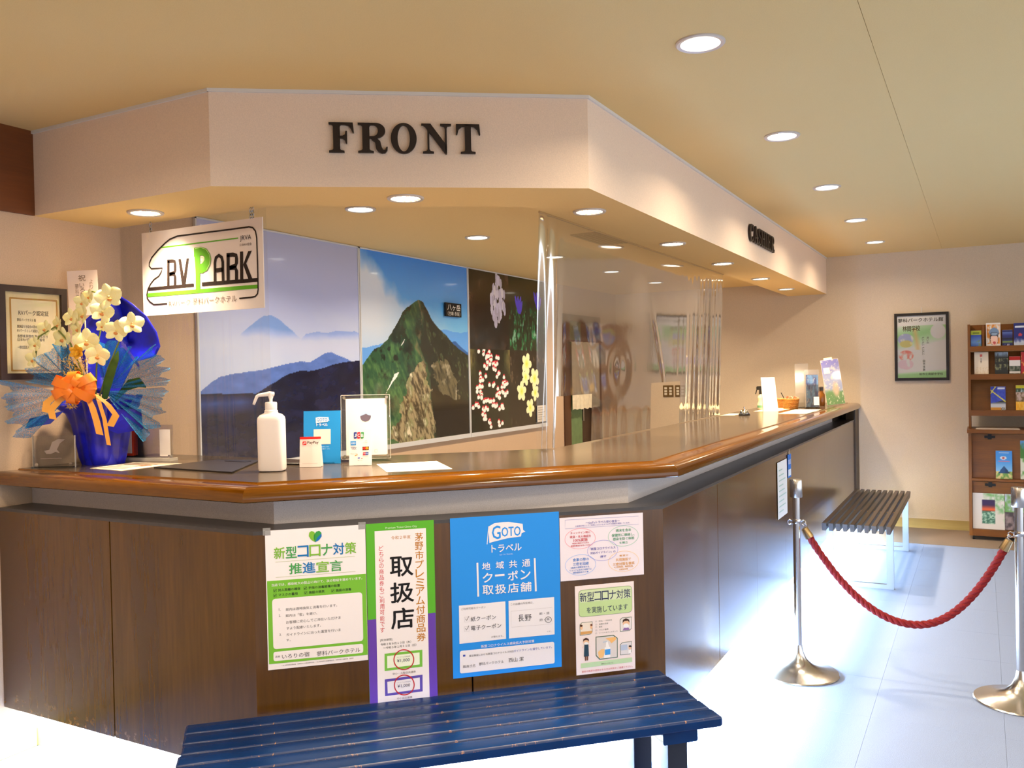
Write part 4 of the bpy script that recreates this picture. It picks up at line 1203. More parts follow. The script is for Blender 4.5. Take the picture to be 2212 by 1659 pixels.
p.rpoly((598, 1175), (695, 1165), (695, 1345), (585, 1358), (250, 248, 250), 0.1, 3); p.poly([(603, 1212), (695, 1200), (695, 1295), (603, 1305)], (66, 158, 236), 4)
p.poly([(618, 1175), (625, 1075), (650, 1072), (680, 1168)], (250, 248, 250), 3); p.line([(570, 1085), (640, 1070)], 16, (190, 204, 220), 4)
p.poly([(610, 1020), (790, 995), (795, 1040), (715, 1105), (680, 1060)], (246, 190, 120), 3); p.poly([(485, 1250), (540, 1205), (600, 1205), (610, 1260), (560, 1350), (500, 1355)], (246, 196, 130), 3)
pic([(900, 1093), (1065, 1075), (1062, 1255), (1030, 1297), (865, 1312), (862, 1130)], (226, 222, 226))
p.poly([(872, 1140), (985, 1125), (990, 1215), (876, 1232)], (186, 200, 226), 3); p.disc((1030, 1185), 24, 32, (240, 196, 160), 3); p.disc((1034, 1160), 24, 18, (60, 44, 40), 4); p.poly([(1005, 1225), (1055, 1215), (1050, 1280), (1005, 1285)], (250, 248, 248), 3)
# clerk
p.disc((282, 1075), 48, 52, (242, 198, 162), 2); p.poly([(232, 1075), (236, 1030), (282, 1005), (326, 1025), (332, 1068), (300, 1042), (256, 1046)], (70, 44, 36), 3); p.disc((284, 1100), 36, 24, (244, 244, 248), 3)
p.poly([(252, 1125), (322, 1118), (330, 1320), (245, 1330)], (40, 66, 84), 3); p.poly([(258, 1325), (285, 1322), (285, 1395), (262, 1398)], (120, 76, 60), 3); p.poly([(292, 1322), (318, 1320), (316, 1392), (294, 1395)], (120, 76, 60), 3)
p.line([(250, 1140), (212, 1180)], 18, (240, 220, 214), 3); p.line([(325, 1135), (352, 1165)], 16, (240, 220, 214), 3)
p.poly([(190, 1445), (1068, 1352), (1070, 1430), (190, 1527)], (190, 218, 172), 1)
p.text('蓼科パークホテル', (540, 1466), (745, 1426), (70, 80, 70), 0, 3); p.text('発熱や風邪の症状がある方は利用をご遠慮ください。', (205, 1592), (1080, 1496), (206, 90, 90), 0, 3)
p.done()

# sheets taped to the long face
o = sheet('notice_sheet', 'white sheet with faint print taped to the long counter face', 'notice', (-1.024, 5.17, 0.628), (0, 1, 0), 0.27, 0.325, (238, 240, 240))
pr = Print(o, 0.27, 0.325, [(0, 0), (100, 0), (100, 120), (0, 120)], 0.0012)
for k in range(9): pr.line([(12, 18 + 11 * k), (50 + (k * 53) % 38, 18 + 11 * k)], 2.4, (176, 206, 196))
pr.done()
o = sheet('notice_sheet', 'narrow blue sheet taped beside the white one on the long counter face', 'notice', (-1.024, 5.385, 0.83), (0, 1, 0), 0.10, 0.14, (52, 120, 206))
pr = Print(o, 0.10, 0.14, [(0, 0), (100, 0), (100, 140), (0, 140)], 0.0012)
pr.poly([(10, 90), (90, 90), (90, 130), (10, 130)], (226, 234, 240)); pr.text('取扱店', (14, 60), (86, 30), (236, 240, 246), 0.02)
pr.done()
MB().box(-0.012, 0.012, 0.135, 0.172, 0.0, 0.002).build('tape', tape, o)

# ================================================================== clear vinyl curtains
vinyl = film('clear_vinyl', tint=(0.97, 0.965, 0.96), haze=0.035, rough=0.07, refl=0.75, hazecol=(214, 206, 200), bump=0.02)
vc = thing('vinyl_curtain', 'clear vinyl curtain hanging over the long right side of the counter', 'curtain', (-1.656, 4.83, 1.152), group='clear vinyl curtains')
def vx(y, z):
    k = np.clip((2.18 - z) / 1.0, 0, 1)
    x = 0.005 * np.sin(y * 21) * np.exp(-((y - 5.95) / 0.42) ** 2) * (0.35 + k)
    x += 0.0035 * np.sin(y * 68) * np.exp(-((y - 6.0) / 0.40) ** 2) * (0.25 + k)
    x += (0.022 * np.sin((y - 3.33) * 58 - z * 0.8)) * np.exp(-((y - 3.36 - 0.05 * k) / 0.13) ** 2) * (0.15 + k)
    d = np.hypot((y - 4.32) * 1.0, (z - 1.50) * 1.25)
    x += 0.0022 * np.cos(d * 30) * np.exp(-(d / 0.17) ** 2)
    x += 0.0008 * np.sin(y * 34 + z * 16) * np.exp(-((y - 3.85) / 0.22) ** 2 - ((z - 1.55) / 0.25) ** 2)
    x += 0.004 * np.exp(-(((y - 4.95) + (z - 1.6) * 0.55) / 0.025) ** 2) * np.exp(-((z - 1.6) / 0.25) ** 2)
    x += -0.044 * (2.184 - z) + 0.002 * np.sin(y * 5.2) * k + 0.0016 * np.sin(y * 41 + 2 * np.sin(y * 9)) * np.clip((1.32 - z) / 0.17, 0, 1) * ((y > 3.94) & (y < 4.84))
    return x
for y0, y1, zb, ncol in ((3.333, 3.55, 1.152, 46), (3.55, 3.945, 1.385, 40), (3.945, 4.82, 1.152, 84), (4.82, 5.37, 1.42, 48), (5.37, 6.34, 1.152, 150)):
    rows = []
    for i in range(37):
        row = []
        for j in range(ncol + 1):
            y = y0 + (y1 - y0) * j / ncol
            zz = 2.184 + (zb - 2.184) * i / 36
            yy = y
            if y0 < 3.4: yy = y + 0.045 * (2.184 - zz) * (1 - (y - 3.333) / 0.217)
            row.append((float(vx(y, zz)), yy - 4.83, zz - 1.152))
        rows.append(row)
    MB().grid(rows).build('vinyl_sheet', vinyl, vc, smooth=True)
MB().box(-0.004, 0.004, -1.5, 1.51, 1.028, 1.036).build('top_rail', mat('rail_clear', (196, 160, 104), 0.5), vc)
v2 = thing('vinyl_curtain', 'clear vinyl curtain behind the hanging sign at the left counter end', 'curtain', (-2.98, 2.618, 1.155), group='clear vinyl curtains')
rows = []
for i in range(25):
    rows.append([(-0.445 + 0.90 * j / 60, 0.006 * math.sin(j * 0.5) + 0.004 * math.sin(j * 1.7 + i * 0.1), 1.029 * i / 24) for j in range(61)])
MB().grid(rows).build('vinyl_sheet', vinyl, v2, smooth=True)

# ================================================================== things on the counter
RZ = math.radians(YAW)
def face_frame(x, y, z=ZK, yaw=YAW):
    a = math.radians(yaw)
    return frame((x, y, z), (math.cos(a), math.sin(a), 0))
acry = film('acrylic', tint=(0.97, 0.97, 0.96), haze=0.02, rough=0.02, refl=1.2)
acry_edge = mat('acrylic_edge', (206, 200, 190), 0.12, 0.0, spec=0.8)
chrome = mat('chrome', (214, 214, 218), 0.12, 1.0)
plastic_w = mat('white_plastic', (240, 232, 230), 0.35, subsurf=0.05)

# pump bottle
o = thing('pump_bottle', 'white sanitiser pump bottle standing near the counter corner', 'bottle', (-2.335, 2.415, ZK), RZ)
bm_ = MB()
lv = [(0.0, 0.040, 0.031), (0.004, 0.046, 0.037), (0.012, 0.048, 0.039), (0.19, 0.048, 0.039), (0.202, 0.046, 0.037), (0.211, 0.038, 0.031), (0.217, 0.026, 0.025), (0.222, 0.024, 0.024)]
vv, ff = [], []
NN = 40
for z, rx, ry in lv:
    for j in range(NN):
        a = 2 * math.pi * j / NN
        c_, s_ = math.cos(a), math.sin(a)
        e = 0.45 if rx > 0.03 else 1.0
        vv.append((rx * math.copysign(abs(c_) ** e, c_), ry * math.copysign(abs(s_) ** e, s_), z))
for i in range(len(lv) - 1):
    for j in range(NN):
        ff.append((i * NN + j, i * NN + (j + 1) % NN, (i + 1) * NN + (j + 1) % NN, (i + 1) * NN + j))
ff += [tuple(range(NN))[::-1], tuple(range((len(lv) - 1) * NN, len(lv) * NN))]
bm_.add(vv, ff).build('bottle_body', mat('milky_bottle', (238, 228, 226), 0.4, subsurf=0.1), o, smooth='auto')
MB().lathe([(0.024, 0.222), (0.0245, 0.226), (0.021, 0.230), (0.022, 0.234), (0.022, 0.254), (0.020, 0.258), (0.010, 0.259)], 28).build('cap', plastic_w, o, smooth='auto')
pm = MB().lathe([(0.006, 0.258), (0.006, 0.268), (0.009, 0.276), (0.010, 0.288), (0.009, 0.293)], 16)
pm.build('pump_stem', plastic_w, o, smooth='auto')
MB().tube([(0.012, 0, 0.288), (-0.005, 0, 0.289), (-0.045, 0, 0.284), (-0.052, 0, 0.280), (-0.060, 0, 0.262), (-0.065, 0, 0.250)], [0.008, 0.009, 0.006, 0.006, 0.0055, 0.005], 10).build('nozzle', plastic_w, o, smooth=True)

# small stand with a red bar
o = thing('payment_stand', 'small white payment card stand with a red top bar', 'card stand', matrix=face_frame(-2.282, 2.562, ZK + 0.001) @ Matrix.Rotation(-0.14, 4, 'X'))
MB().box(-0.041, 0.041, 0.0, 0.117, -0.003, 0.0).build('card', flat((246, 228, 224)), o)
MB().add([(-0.04, 0.001, -0.003), (0.04, 0.001, -0.003), (0.04, 0.006, -0.05), (-0.04, 0.006, -0.05), (-0.04, 0.10, -0.004), (0.04, 0.10, -0.004)], [(0, 1, 2, 3), (2, 5, 4, 3), (0, 3, 4), (1, 5, 2)]).build('easel', flat((220, 206, 204)), o)
pr = Print(o, 0.082, 0.117, [(655, 470), (852, 470), (858, 760), (650, 760)], 0.0005)
pr.poly([(655, 470), (852, 470), (852, 490), (655, 492)], (214, 36, 28))
pr.rpoly((680, 512), (716, 512), (716, 546), (680, 546), (214, 36, 40), 0.25, 1); pr.line([(688, 540), (692, 524), (708, 522), (706, 532), (692, 534)], 4, (250, 240, 240), 2)
pr.text('PayPay', (726, 540), (830, 512), (60, 44, 44), 0.02)
pr.line([(678, 726), (825, 724)], 2, (190, 150, 150))
pr.done()
# blue stand
o = thing('travel_stand', 'blue table stand with a white flag mark behind the payment card', 'card stand', matrix=face_frame(-2.318, 2.672, ZK + 0.001) @ Matrix.Rotation(-0.10, 4, 'X'))
MB().box(-0.074, 0.074, 0.0, 0.212, -0.004, 0.0).build('card', flat((30, 138, 214)), o)
MB().box(-0.06, 0.05, 0.0, 0.006, -0.06, 0.0).build('foot', flat((24, 24, 28)), o)
pr = Print(o, 0.148, 0.212, [(672, 200), (1002, 194), (1010, 728), (676, 728)], 0.0005)
pr.poly([(780, 266), (812, 258), (896, 262), (898, 286), (908, 290), (894, 296), (890, 306), (824, 314), (784, 322)], (232, 232, 244), 1)
pr.text('GOTO', (792, 304), (886, 268), (30, 138, 214), 0.02, 2); pr.text('トラベル', (788, 350), (890, 322), (232, 232, 244), 0.03)
pr.poly([(764, 382), (916, 380), (918, 530), (766, 532)], (246, 222, 212), 1)
pr.text('取扱店はこちら', (820, 562), (905, 550), (210, 228, 244)); pr.text('地域共通クーポン', (812, 584), (912, 572), (210, 228, 244))
pr.done()
# acrylic card display with a sheet
M4 = face_frame(-2.205, 2.812, ZK, YAW + 8) @ Matrix.Rotation(-0.14, 4, 'X')
o = thing('acrylic_display', 'upright clear acrylic holder with a cream sheet and mountain roundel', 'card stand', matrix=M4)
MB().box(-0.098, 0.098, 0.012, 0.272, -0.004, -0.001).build('back_plate', acry, o)
MB().box(-0.098, 0.098, 0.012, 0.272, 0.002, 0.005).build('front_plate', film('acrylic_front', haze=0.01, rough=0.02, refl=0.25), o)
ed = MB()
for a in ((-0.0995, -0.098, 0.012, 0.272), (0.098, 0.0995, 0.012, 0.272), (-0.098, 0.098, 0.272, 0.2735), (-0.098, 0.098, 0.0105, 0.012)):
    ed.box(a[0], a[1], a[2], a[3], -0.004, 0.005)
ed.build('bright_edge', acry_edge, o)
for x in (-0.086, 0.086):
    for y in (0.022, 0.262):
        MB().tube([(x, y, -0.014), (x, y, 0.011)], 0.006, 14).build('stud', chrome, o, smooth='auto')
MB().box(-0.08, 0.086, 0.026, 0.258, -0.0008, 0.0004).build('cream_sheet', flat((250, 240, 228)), o)
pr = Print(o, 0.199, 0.262, [(992, 78), (1470, 70), (1502, 688), (1022, 700)], 0.0006)
off = lambda z: None
pr.disc((1240, 256), 54, 52, (160, 186, 226), 1)
pr.poly([(1187, 256), (1215, 244), (1243, 232), (1268, 246), (1293, 250), (1288, 278), (1270, 300), (1240, 308), (1208, 298), (1192, 280)], (96, 84, 104), 2)
pr.line([(1340, 580), (1364, 580), (1364, 604), (1340, 604), (1340, 580)], 3, (200, 150, 150), 2)
pr.done()
# stand with card marks in front
o = thing('card_mark_stand', 'narrow white card with small payment marks in front of the acrylic holder', 'card stand', matrix=face_frame(-2.125, 2.672, ZK + 0.001) @ Matrix.Rotation(-0.12, 4, 'X'))
MB().box(-0.044, 0.044, 0.0, 0.14, -0.002, 0.0).build('card', flat((248, 240, 240)), o)
MB().box(-0.03, 0.03, 0.0, 0.002, -0.04, 0.0).build('foot', flat((236, 228, 228)), o)
pr = Print(o, 0.088, 0.14, [(1135, 372), (1318, 370), (1346, 735), (1122, 738)], 0.0005)
for k, (ch, c) in enumerate((('J', (44, 60, 140)), ('C', (190, 40, 60)), ('B', (60, 150, 80)))):
    x = 1172 + 29 * k
    pr.rpoly((x, 394), (x + 26, 392), (x + 26, 450), (x, 452), c, 0.3, 1); pr.text(ch, (x + 4, 436), (x + 22, 408), (246, 246, 250), 0.02, 3)
pr.poly([(1142, 472), (1192, 472), (1192, 514), (1144, 516)], (66, 148, 222)); pr.text('AMEX', (1148, 502), (1188, 486), (236, 240, 250), 0.02)
pr.line([(1252, 490), (1296, 488)], 3, (200, 190, 196)); pr.ring((1278, 476), 9, 9, 3, (200, 190, 200))
pr.line([(1144, 536), (1196, 534)], 4, (60, 60, 110)); pr.text('VISA', (1150, 558), (1194, 540), (50, 56, 120), 0.02)
pr.poly([(1248, 528), (1306, 526), (1306, 562), (1250, 564)], (60, 40, 40)); pr.disc((1266, 545), 15, 14, (214, 46, 40), 2); pr.disc((1288, 544), 15, 14, (238, 150, 40), 2)
pr.text('Diners Club', (1142, 608), (1204, 594), (150, 130, 130)); pr.line([(1180, 622), (1206, 612)], 8, (226, 160, 90))
pr.rpoly((1254, 586), (1306, 582), (1306, 616), (1254, 618), (190, 50, 70), 0.15, 1); pr.rpoly((1278, 583), (1306, 582), (1306, 616), (1278, 617), (60, 90, 170), 0.2, 2); pr.text('UnionPay', (1258, 606), (1302, 594), (246, 246, 250), 0.01, 3)
pr.rpoly((1206, 642), (1228, 641), (1228, 654), (1206, 655), (90, 96, 200), 0.2, 1); pr.disc((1246, 652), 6, 6, (210, 80, 90), 1); pr.text('電子マネー', (1206, 684), (1258, 672), (150, 150, 170))
pr.done()
# paper sheet lying on the counter
def lie(name, label, cat, pts, color, th=0.0012, m=None, part='paper'):
    c = np.mean(np.array(pts), 0)
    q = [(x - c[0], y - c[1]) for x, y in pts]
    ar = sum(q[i][0] * q[(i + 1) % 4][1] - q[(i + 1) % 4][0] * q[i][1] for i in range(4))
    if ar < 0: q = q[::-1]
    o = thing(name, label, cat, (c[0], c[1], ZK))
    MB().prism(q, 0.0002, th).build(part, m or flat(color), o)
    return o
lie('paper_sheet', 'blank white sheet of paper lying near the counter corner', 'paper', [(-2.095, 2.735), (-1.925, 2.905), (-1.715, 2.69), (-1.885, 2.52)], (250, 240, 234))
o = lie('desk_pad', 'thin black desk pad lying beside the pump bottle', 'desk pad', [(-2.875, 2.325), (-2.86, 2.63), (-2.655, 2.68), (-2.425, 2.30)], (30, 26, 26), 0.006, mat('black_pad', (34, 28, 28), 0.35), 'pad')
MB().box(-0.06, 0.06, 0.10, 0.13, 0.006, 0.0075).build('clip', mat('pad_clip', (60, 56, 58), 0.3, 0.8), o)
o = lie('floor_plan_sheet', 'cream printed sheet lying in front of the flower pot', 'paper', [(-3.14, 2.235), (-3.165, 2.455), (-2.92, 2.50), (-2.925, 2.215)], (240, 224, 200))
pm_ = MB()
for k in range(5): pm_.box(-0.09, 0.08 - 0.02 * (k % 3), -0.09 + 0.04 * k, -0.08 + 0.04 * k, 0.0013, 0.0015)
pm_.box(0.02, 0.06, 0.0, 0.05, 0.0013, 0.0016)
pm_.build('printed_shape', flat((150, 110, 86)), o)
o = thing('pen', 'black ballpoint pen lying behind the pump bottle', 'pen', (-2.42, 2.60, ZK), math.radians(10))
MB().tube([(-0.07, 0, 0.005), (0.045, 0, 0.005)], 0.0045, 10).build('barrel', mat('pen_black', (24, 24, 26), 0.3), o, smooth='auto')
MB().tube([(0.045, 0, 0.005), (0.07, 0, 0.005)], [0.0042, 0.0012], 10).build('tip', chrome, o, smooth='auto')
# acrylic blocks at the left end
o = thing('acrylic_stand', 'low clear acrylic stand with an etched swoosh at the far left of the counter', 'card stand', matrix=face_frame(-3.335, 2.215))
MB().box(-0.085, 0.085, 0.0, 0.13, -0.004, 0.004).build('plate', acry, o)
MB().box(-0.085, 0.085, 0.0, 0.006, -0.035, 0.02).build('base', acry, o)
MB().box(-0.087, -0.085, 0.0, 0.13, -0.004, 0.004).box(0.085, 0.087, 0, 0.13, -0.004, 0.004).build('bright_edge', acry_edge, o)
for x in (-0.07, 0.07): MB().lathe([(0.0075, -0.001), (0.0075, 0.001)], 12).build('rivet', chrome, o, loc=(x, 0.012, 0.006))
pr = Print(o, 0.17, 0.13, [(75, 1290), (350, 1290), (350, 1490), (75, 1490)], 0.0045)
pr.poly([(150, 1385), (185, 1378), (205, 1330), (245, 1312), (292, 1314), (255, 1340), (235, 1378), (252, 1400), (225, 1392), (200, 1404), (165, 1405)], (166, 150, 144)); pr.line([(125, 1434), (265, 1432)], 5, (150, 130, 124))
pr.done()
o = thing('acrylic_stand', 'clear acrylic stand with a red bordered card behind the flower pot', 'card stand', matrix=face_frame(-3.222, 2.54, ZK, 10))
MB().box(-0.15, 0.17, 0.012, 0.155, -0.003, 0.003).build('plate', acry, o)
MB().box(-0.15, 0.17, 0.0, 0.012, -0.03, 0.02).build('base', acry_edge, o)
for x0, c in ((-0.09, (214, 66, 40)), (0.105, (240, 234, 232))):
    MB().box(x0, x0 + 0.055, 0.02, 0.135, 0.003, 0.0045).build('card', flat(c), o)
MB().box(-0.082, -0.043, 0.03, 0.128, 0.0045, 0.0052).build('card', flat((240, 226, 220)), o)
for x in (-0.135, 0.155): MB().tube([(x, 0.02, -0.006), (x, 0.02, 0.008)], 0.006, 12).build('stud', chrome, o, smooth='auto')

# ---- far end of the counter
o = thing('service_bell', 'chrome service bell on the far part of the counter', 'bell', (-1.537, 6.42, ZK))
MB().lathe([(0.040, 0.0), (0.042, 0.006), (0.038, 0.012), (0.012, 0.014)], 28).build('base', mat('bell_base', (30, 30, 34), 0.3), o, smooth='auto')
MB().lathe([(0.036, 0.014), (0.035, 0.022), (0.029, 0.034), (0.018, 0.042), (0.004, 0.046)], 28).build('dome', chrome, o, smooth='auto')
MB().lathe([(0.003, 0.045), (0.003, 0.056), (0.007, 0.058), (0.007, 0.062), (0.002, 0.064)], 14).build('button', chrome, o, smooth='auto')
o = thing('tent_card', 'plain white folded tent card standing beside the service bell', 'card', (-1.49, 7.07, ZK), math.radians(14))
MB().add([(-0.05, -0.045, 0), (0.065, -0.045, 0), (0.04, 0, 0.27), (-0.065, 0, 0.27)], [(0, 1, 2, 3)]).add([(-0.05, 0.06, 0), (0.065, 0.06, 0), (0.04, 0.003, 0.27), (-0.065, 0.003, 0.27)], [(3, 2, 1, 0)]).add([(-0.065, 0, 0.27), (0.04, 0, 0.27), (0.04, 0.003, 0.27), (-0.065, 0.003, 0.27)], [(0, 1, 2, 3)]).build('card', flat((250, 246, 236)), o)
MB().add([(-0.052, -0.044, 0), (-0.067, 0, 0.27), (-0.067, 0.002, 0.27), (-0.052, 0.06, 0)], [(0, 1, 2, 3)]).build('side_fold', flat((214, 208, 206)), o)
o = thing('spray_bottle', 'cream spray bottle with a black trigger behind the tent card', 'bottle', (-1.60, 7.26, ZK), 0.3)
MB().lathe([(0.026, 0), (0.029, 0.008), (0.029, 0.05), (0.020, 0.07), (0.025, 0.092), (0.025, 0.108), (0.012, 0.125), (0.012, 0.132)], 24).build('bottle_body', mat('cream_bottle', (238, 222, 184), 0.4), o, smooth='auto')
MB().lathe([(0.0295, 0.018), (0.0297, 0.038)], 24, capb=False, capt=False).build('label_band', flat((110, 166, 130)), o)
MB().rbox(-0.035, 0.028, -0.011, 0.011, 0.165, 0.195, 0.009, 'y').rbox(-0.013, 0.013, -0.012, 0.012, 0.130, 0.168, 0.004).add([(-0.035, -0.006, 0.168), (-0.035, 0.006, 0.168), (-0.045, 0.006, 0.13), (-0.045, -0.006, 0.13), (-0.028, -0.006, 0.168), (-0.028, 0.006, 0.168), (-0.038, 0.006, 0.13), (-0.038, -0.006, 0.13)], [(0, 1, 2, 3), (7, 6, 5, 4), (0, 3, 7, 4), (1, 5, 6, 2), (3, 2, 6, 7)]).build('trigger_head', mat('black_plastic', (24, 22, 22), 0.35), o)
wick = mat('wicker', (206, 140, 60), 0.6, bump=0.8, scale=160, rgb2=(140, 84, 30))
def basket(label, x, y, rx, ry, h, rz):
    o = thing('wicker_basket', label, 'basket', (x, y, ZK), rz, 'wicker baskets at the counter end')
    mb = MB(); N = 36
    for k in range(7):
        z = h * (k + 0.5) / 7
        f = 0.82 + 0.18 * k / 6
        path = [((rx * f + 0.002 * math.sin(j * 9 + k * 3.14)) * math.cos(2 * math.pi * j / N), (ry * f + 0.002 * math.sin(j * 9 + k * 3.14)) * math.sin(2 * math.pi * j / N), z) for j in range(N + 1)]
        mb.tube(path, h / 13, 5, cap=False)
    mb.build('weave', wick, o, smooth=True)
    rim = MB().tube([(rx * math.cos(2 * math.pi * j / N), ry * math.sin(2 * math.pi * j / N), h) for j in range(N + 1)], 0.006, 6, cap=False)
    rim.build('rim', wick, o, smooth=True)
    MB().prism([(rx * 0.8 * math.cos(2 * math.pi * j / 20), ry * 0.8 * math.sin(2 * math.pi * j / 20)) for j in range(20)], 0.001, 0.006).build('bottom', wick, o)
    return o
basket('orange wicker basket behind the tent card, left of the round one', -1.50, 7.62, 0.10, 0.07, 0.075, 0.2)
b2 = basket('round wicker basket filled with small slips in front of the brochure holders', -1.40, 7.46, 0.065, 0.06, 0.08, 0.0)
for k in range(9):
    a = k * 0.7
    MB().box(-0.02, 0.02, -0.001, 0.001, 0.0, 0.05).build('slip', flat([(214, 190, 160), (170, 150, 130), (196, 120, 90)][k % 3]), b2, loc=(0.03 * math.cos(a), 0.03 * math.sin(a), 0.055), rot=(0.5 * math.sin(a), 0.4 * math.cos(a), a))
MB().tube([(-0.02, 0, 0.02), (-0.075, -0.01, 0.135)], 0.003, 6).build('pen', mat('pen_black', (24, 24, 26), 0.3), b2)
lie('paper_sheet', 'white sheet lying on the counter under the tent card end', 'paper', [(-1.60, 6.98), (-1.58, 7.62), (-1.38, 7.63), (-1.42, 6.99)], (250, 226, 186), 0.001)
lie('paper_sheet', 'cream printed sheet on the counter in front of the brochure holders', 'paper', [(-1.34, 6.62), (-1.34, 7.34), (-1.14, 7.36), (-1.14, 6.66)], (246, 222, 176), 0.001)
lie('paper_sheet', 'sheet lying at the counter rear edge left of the service bell', 'paper', [(-1.70, 6.35), (-1.70, 6.62), (-1.60, 6.64), (-1.60, 6.36)], (248, 222, 176), 0.001)
# clear brochure holders
o = thing('brochure_holder', 'tall clear acrylic brochure holder, nearly empty, beside the wicker baskets', 'brochure holder', matrix=face_frame(-1.335, 7.62, ZK, 12) @ Matrix.Rotation(-0.22, 4, 'X'), group='acrylic brochure holders')
MB().box(-0.055, 0.055, 0, 0.385, -0.004, 0).build('back_plate', film('acrylic_cloudy', haze=0.30, rough=0.1, hazecol=(235, 226, 222)), o)
MB().box(-0.055, 0.055, 0, 0.12, 0.03, 0.034).box(-0.055, 0.055, 0, 0.004, 0, 0.034).build('pocket', acry, o)
o = thing('brochure_holder', 'clear acrylic holder with blue folders in front of the leaning brochure', 'brochure holder', matrix=face_frame(-1.245, 7.56, ZK, 12) @ Matrix.Rotation(-0.20, 4, 'X'), group='acrylic brochure holders')
MB().box(-0.055, 0.06, 0, 0.33, -0.004, 0).build('back_plate', film('acrylic_cloudy', haze=0.30, rough=0.1, hazecol=(235, 226, 222)), o)
MB().box(-0.055, 0.06, 0, 0.20, 0.035, 0.038).box(-0.055, 0.06, 0, 0.004, 0, 0.038).build('pocket', acry, o)
folder = lambda U, V: mixc(mixc(np.zeros(U.shape + (3,)) + (120, 168, 226), (70, 78, 140), (fbm(U * 5, V * 5) - 0.45) * 4), (226, 220, 232), (fbm(U * 9 + 3, V * 9) - 0.6) * 6)
pic_m = picture_mat('brochure_print', 0.32, coat=0.2)
MB().box(-0.045, 0.05, 0.006, 0.28, 0.004, 0.026).build('folder', flat((92, 110, 180)), o)
picture('folder_print', o, 0.094, 0.27, 14, 36, folder, 0.0268, pic_m, x0=-0.0445, y0=0.008)
MB().box(0.012, 0.055, 0.02, 0.09, 0.0385, 0.0395).build('price_card', flat((238, 238, 246)), o)
def meadow(U, V):
    n, n2 = fbm(U * 6, V * 10), fbm(U * 20, V * 26)
    c = mixc(np.zeros(U.shape + (3,)) + (150, 160, 206), (110, 108, 186), (V - 0.6) * 3)
    c = mixc(c, (214, 206, 196), (n - 0.56) * 6 * (V > 0.25))
    c = mixc(c, (92, 138, 74), np.clip((0.34 + 0.1 * (n - 0.5) - V) * 12, 0, 1))
    c = mixc(c, (206, 176, 150), np.clip(1 - blob(U, V, 0.62, 0.33, 0.22, 0.2), 0, 1) * 1.2)
    c = mixc(c, (238, 230, 206), (n2 - 0.66) * 12)
    return c * 0.82
o = thing('leaning_brochure', 'large picture brochure leaning at the far end of the counter', 'brochure', matrix=face_frame(-1.115, 8.0, ZK + 0.012, 10) @ Matrix.Rotation(-0.32, 4, 'X') @ Matrix.Rotation(0.12, 4, 'Z'))
MB().box(-0.075, 0.075, 0, 0.42, -0.012, 0).build('pages', flat((232, 224, 206)), o)
picture('cover_print', o, 0.148, 0.416, 24, 60, meadow, 0.0006, pic_m, y0=0.002)
MB().box(-0.045, 0.025, 0.395, 0.44, -0.010, -0.004).build('index_tab', flat((244, 228, 180)), o)
MB().box(-0.06, -0.01, 0.29, 0.345, 0.0008, 0.0018).build('price_sticker', flat((246, 226, 190)), o)
o = thing('brown_jar', 'small brown jar between the holders and the leaning brochure', 'jar', (-1.25, 8.02, ZK))
MB().lathe([(0.035, 0), (0.038, 0.006), (0.038, 0.10), (0.026, 0.12), (0.026, 0.14)], 22).build('jar_body', mat('amber_jar', (140, 84, 24), 0.2), o, smooth='auto')
MB().lathe([(0.027, 0.135), (0.027, 0.165), (0.02, 0.17)], 20).build('jar_lid', mat('jar_lid', (60, 50, 40), 0.4), o, smooth='auto')

# ================================================================== orchid arrangement
OX, OY = -3.268, 2.395
orch = thing('potted_orchid', 'pale yellow orchid in blue wrapping with an orange bow on the left counter end', 'flower pot', (OX, OY, ZK))
def lo(p): return (p[0] - OX, p[1] - OY, p[2] - ZK)
def wallclamp(p, m=0.03): return (max(p[0], WX + m - OX), p[1], p[2])
bluewrap = mat('blue_wrap', (22, 26, 178), 0.32, vary=0.25, scale=14, spec=0.6)
rows = []
N = 72
for z, r, am in ((0.0, 0.080, 0.004), (0.03, 0.088, 0.006), (0.10, 0.100, 0.006), (0.17, 0.112, 0.008), (0.215, 0.122, 0.014), (0.25, 0.135, 0.026), (0.27, 0.142, 0.032)):
    rows.append([wallclamp(((r + am * math.sin(5 * a) + am * 0.6 * math.sin(11 * a + 1)) * math.cos(a), (r + am * math.sin(5 * a) + am * 0.6 * math.sin(11 * a + 1)) * math.sin(a), z + (0.02 * math.sin(4 * a) if z > 0.22 else 0))) for a in [2 * math.pi * j / N for j in range(N + 1)]])
MB().grid(rows).prism([(0.082 * math.cos(2 * math.pi * j / 24), 0.082 * math.sin(2 * math.pi * j / 24)) for j in range(24)], 0.0005, 0.16).build('pot_wrap', bluewrap, orch, smooth='auto')
cr_, sr_ = math.cos(RZ), math.sin(RZ)
def cam_side(r, up, fwd):   # right / up / towards the viewer's side of the room
    return (r * cr_ + fwd * sr_, r * sr_ - fwd * cr_, up)
# flaps of wrapping paper
for q in ([(0.05, 0.23, 0.09), (0.19, 0.23, 0.07), (0.195, 0.145, 0.07), (0.10, 0.13, 0.09), (0.06, 0.15, 0.10)], [(-0.10, 0.23, 0.13), (-0.20, 0.205, 0.20), (-0.215, 0.165, 0.21), (-0.14, 0.18, 0.16)]):
    pts = [wallclamp(cam_side(*a)) for a in q]
    k = len(pts)
    b_ = [wallclamp(cam_side(a[0], a[1], a[2] - 0.004)) for a in q]
    MB().add(pts + b_, [tuple(range(k)), tuple(range(2 * k - 1, k - 1, -1))] + [(i, i + k, (i + 1) % k + k, (i + 1) % k) for i in range(k)]).build('wrap_flap', bluewrap, orch, fix=True)
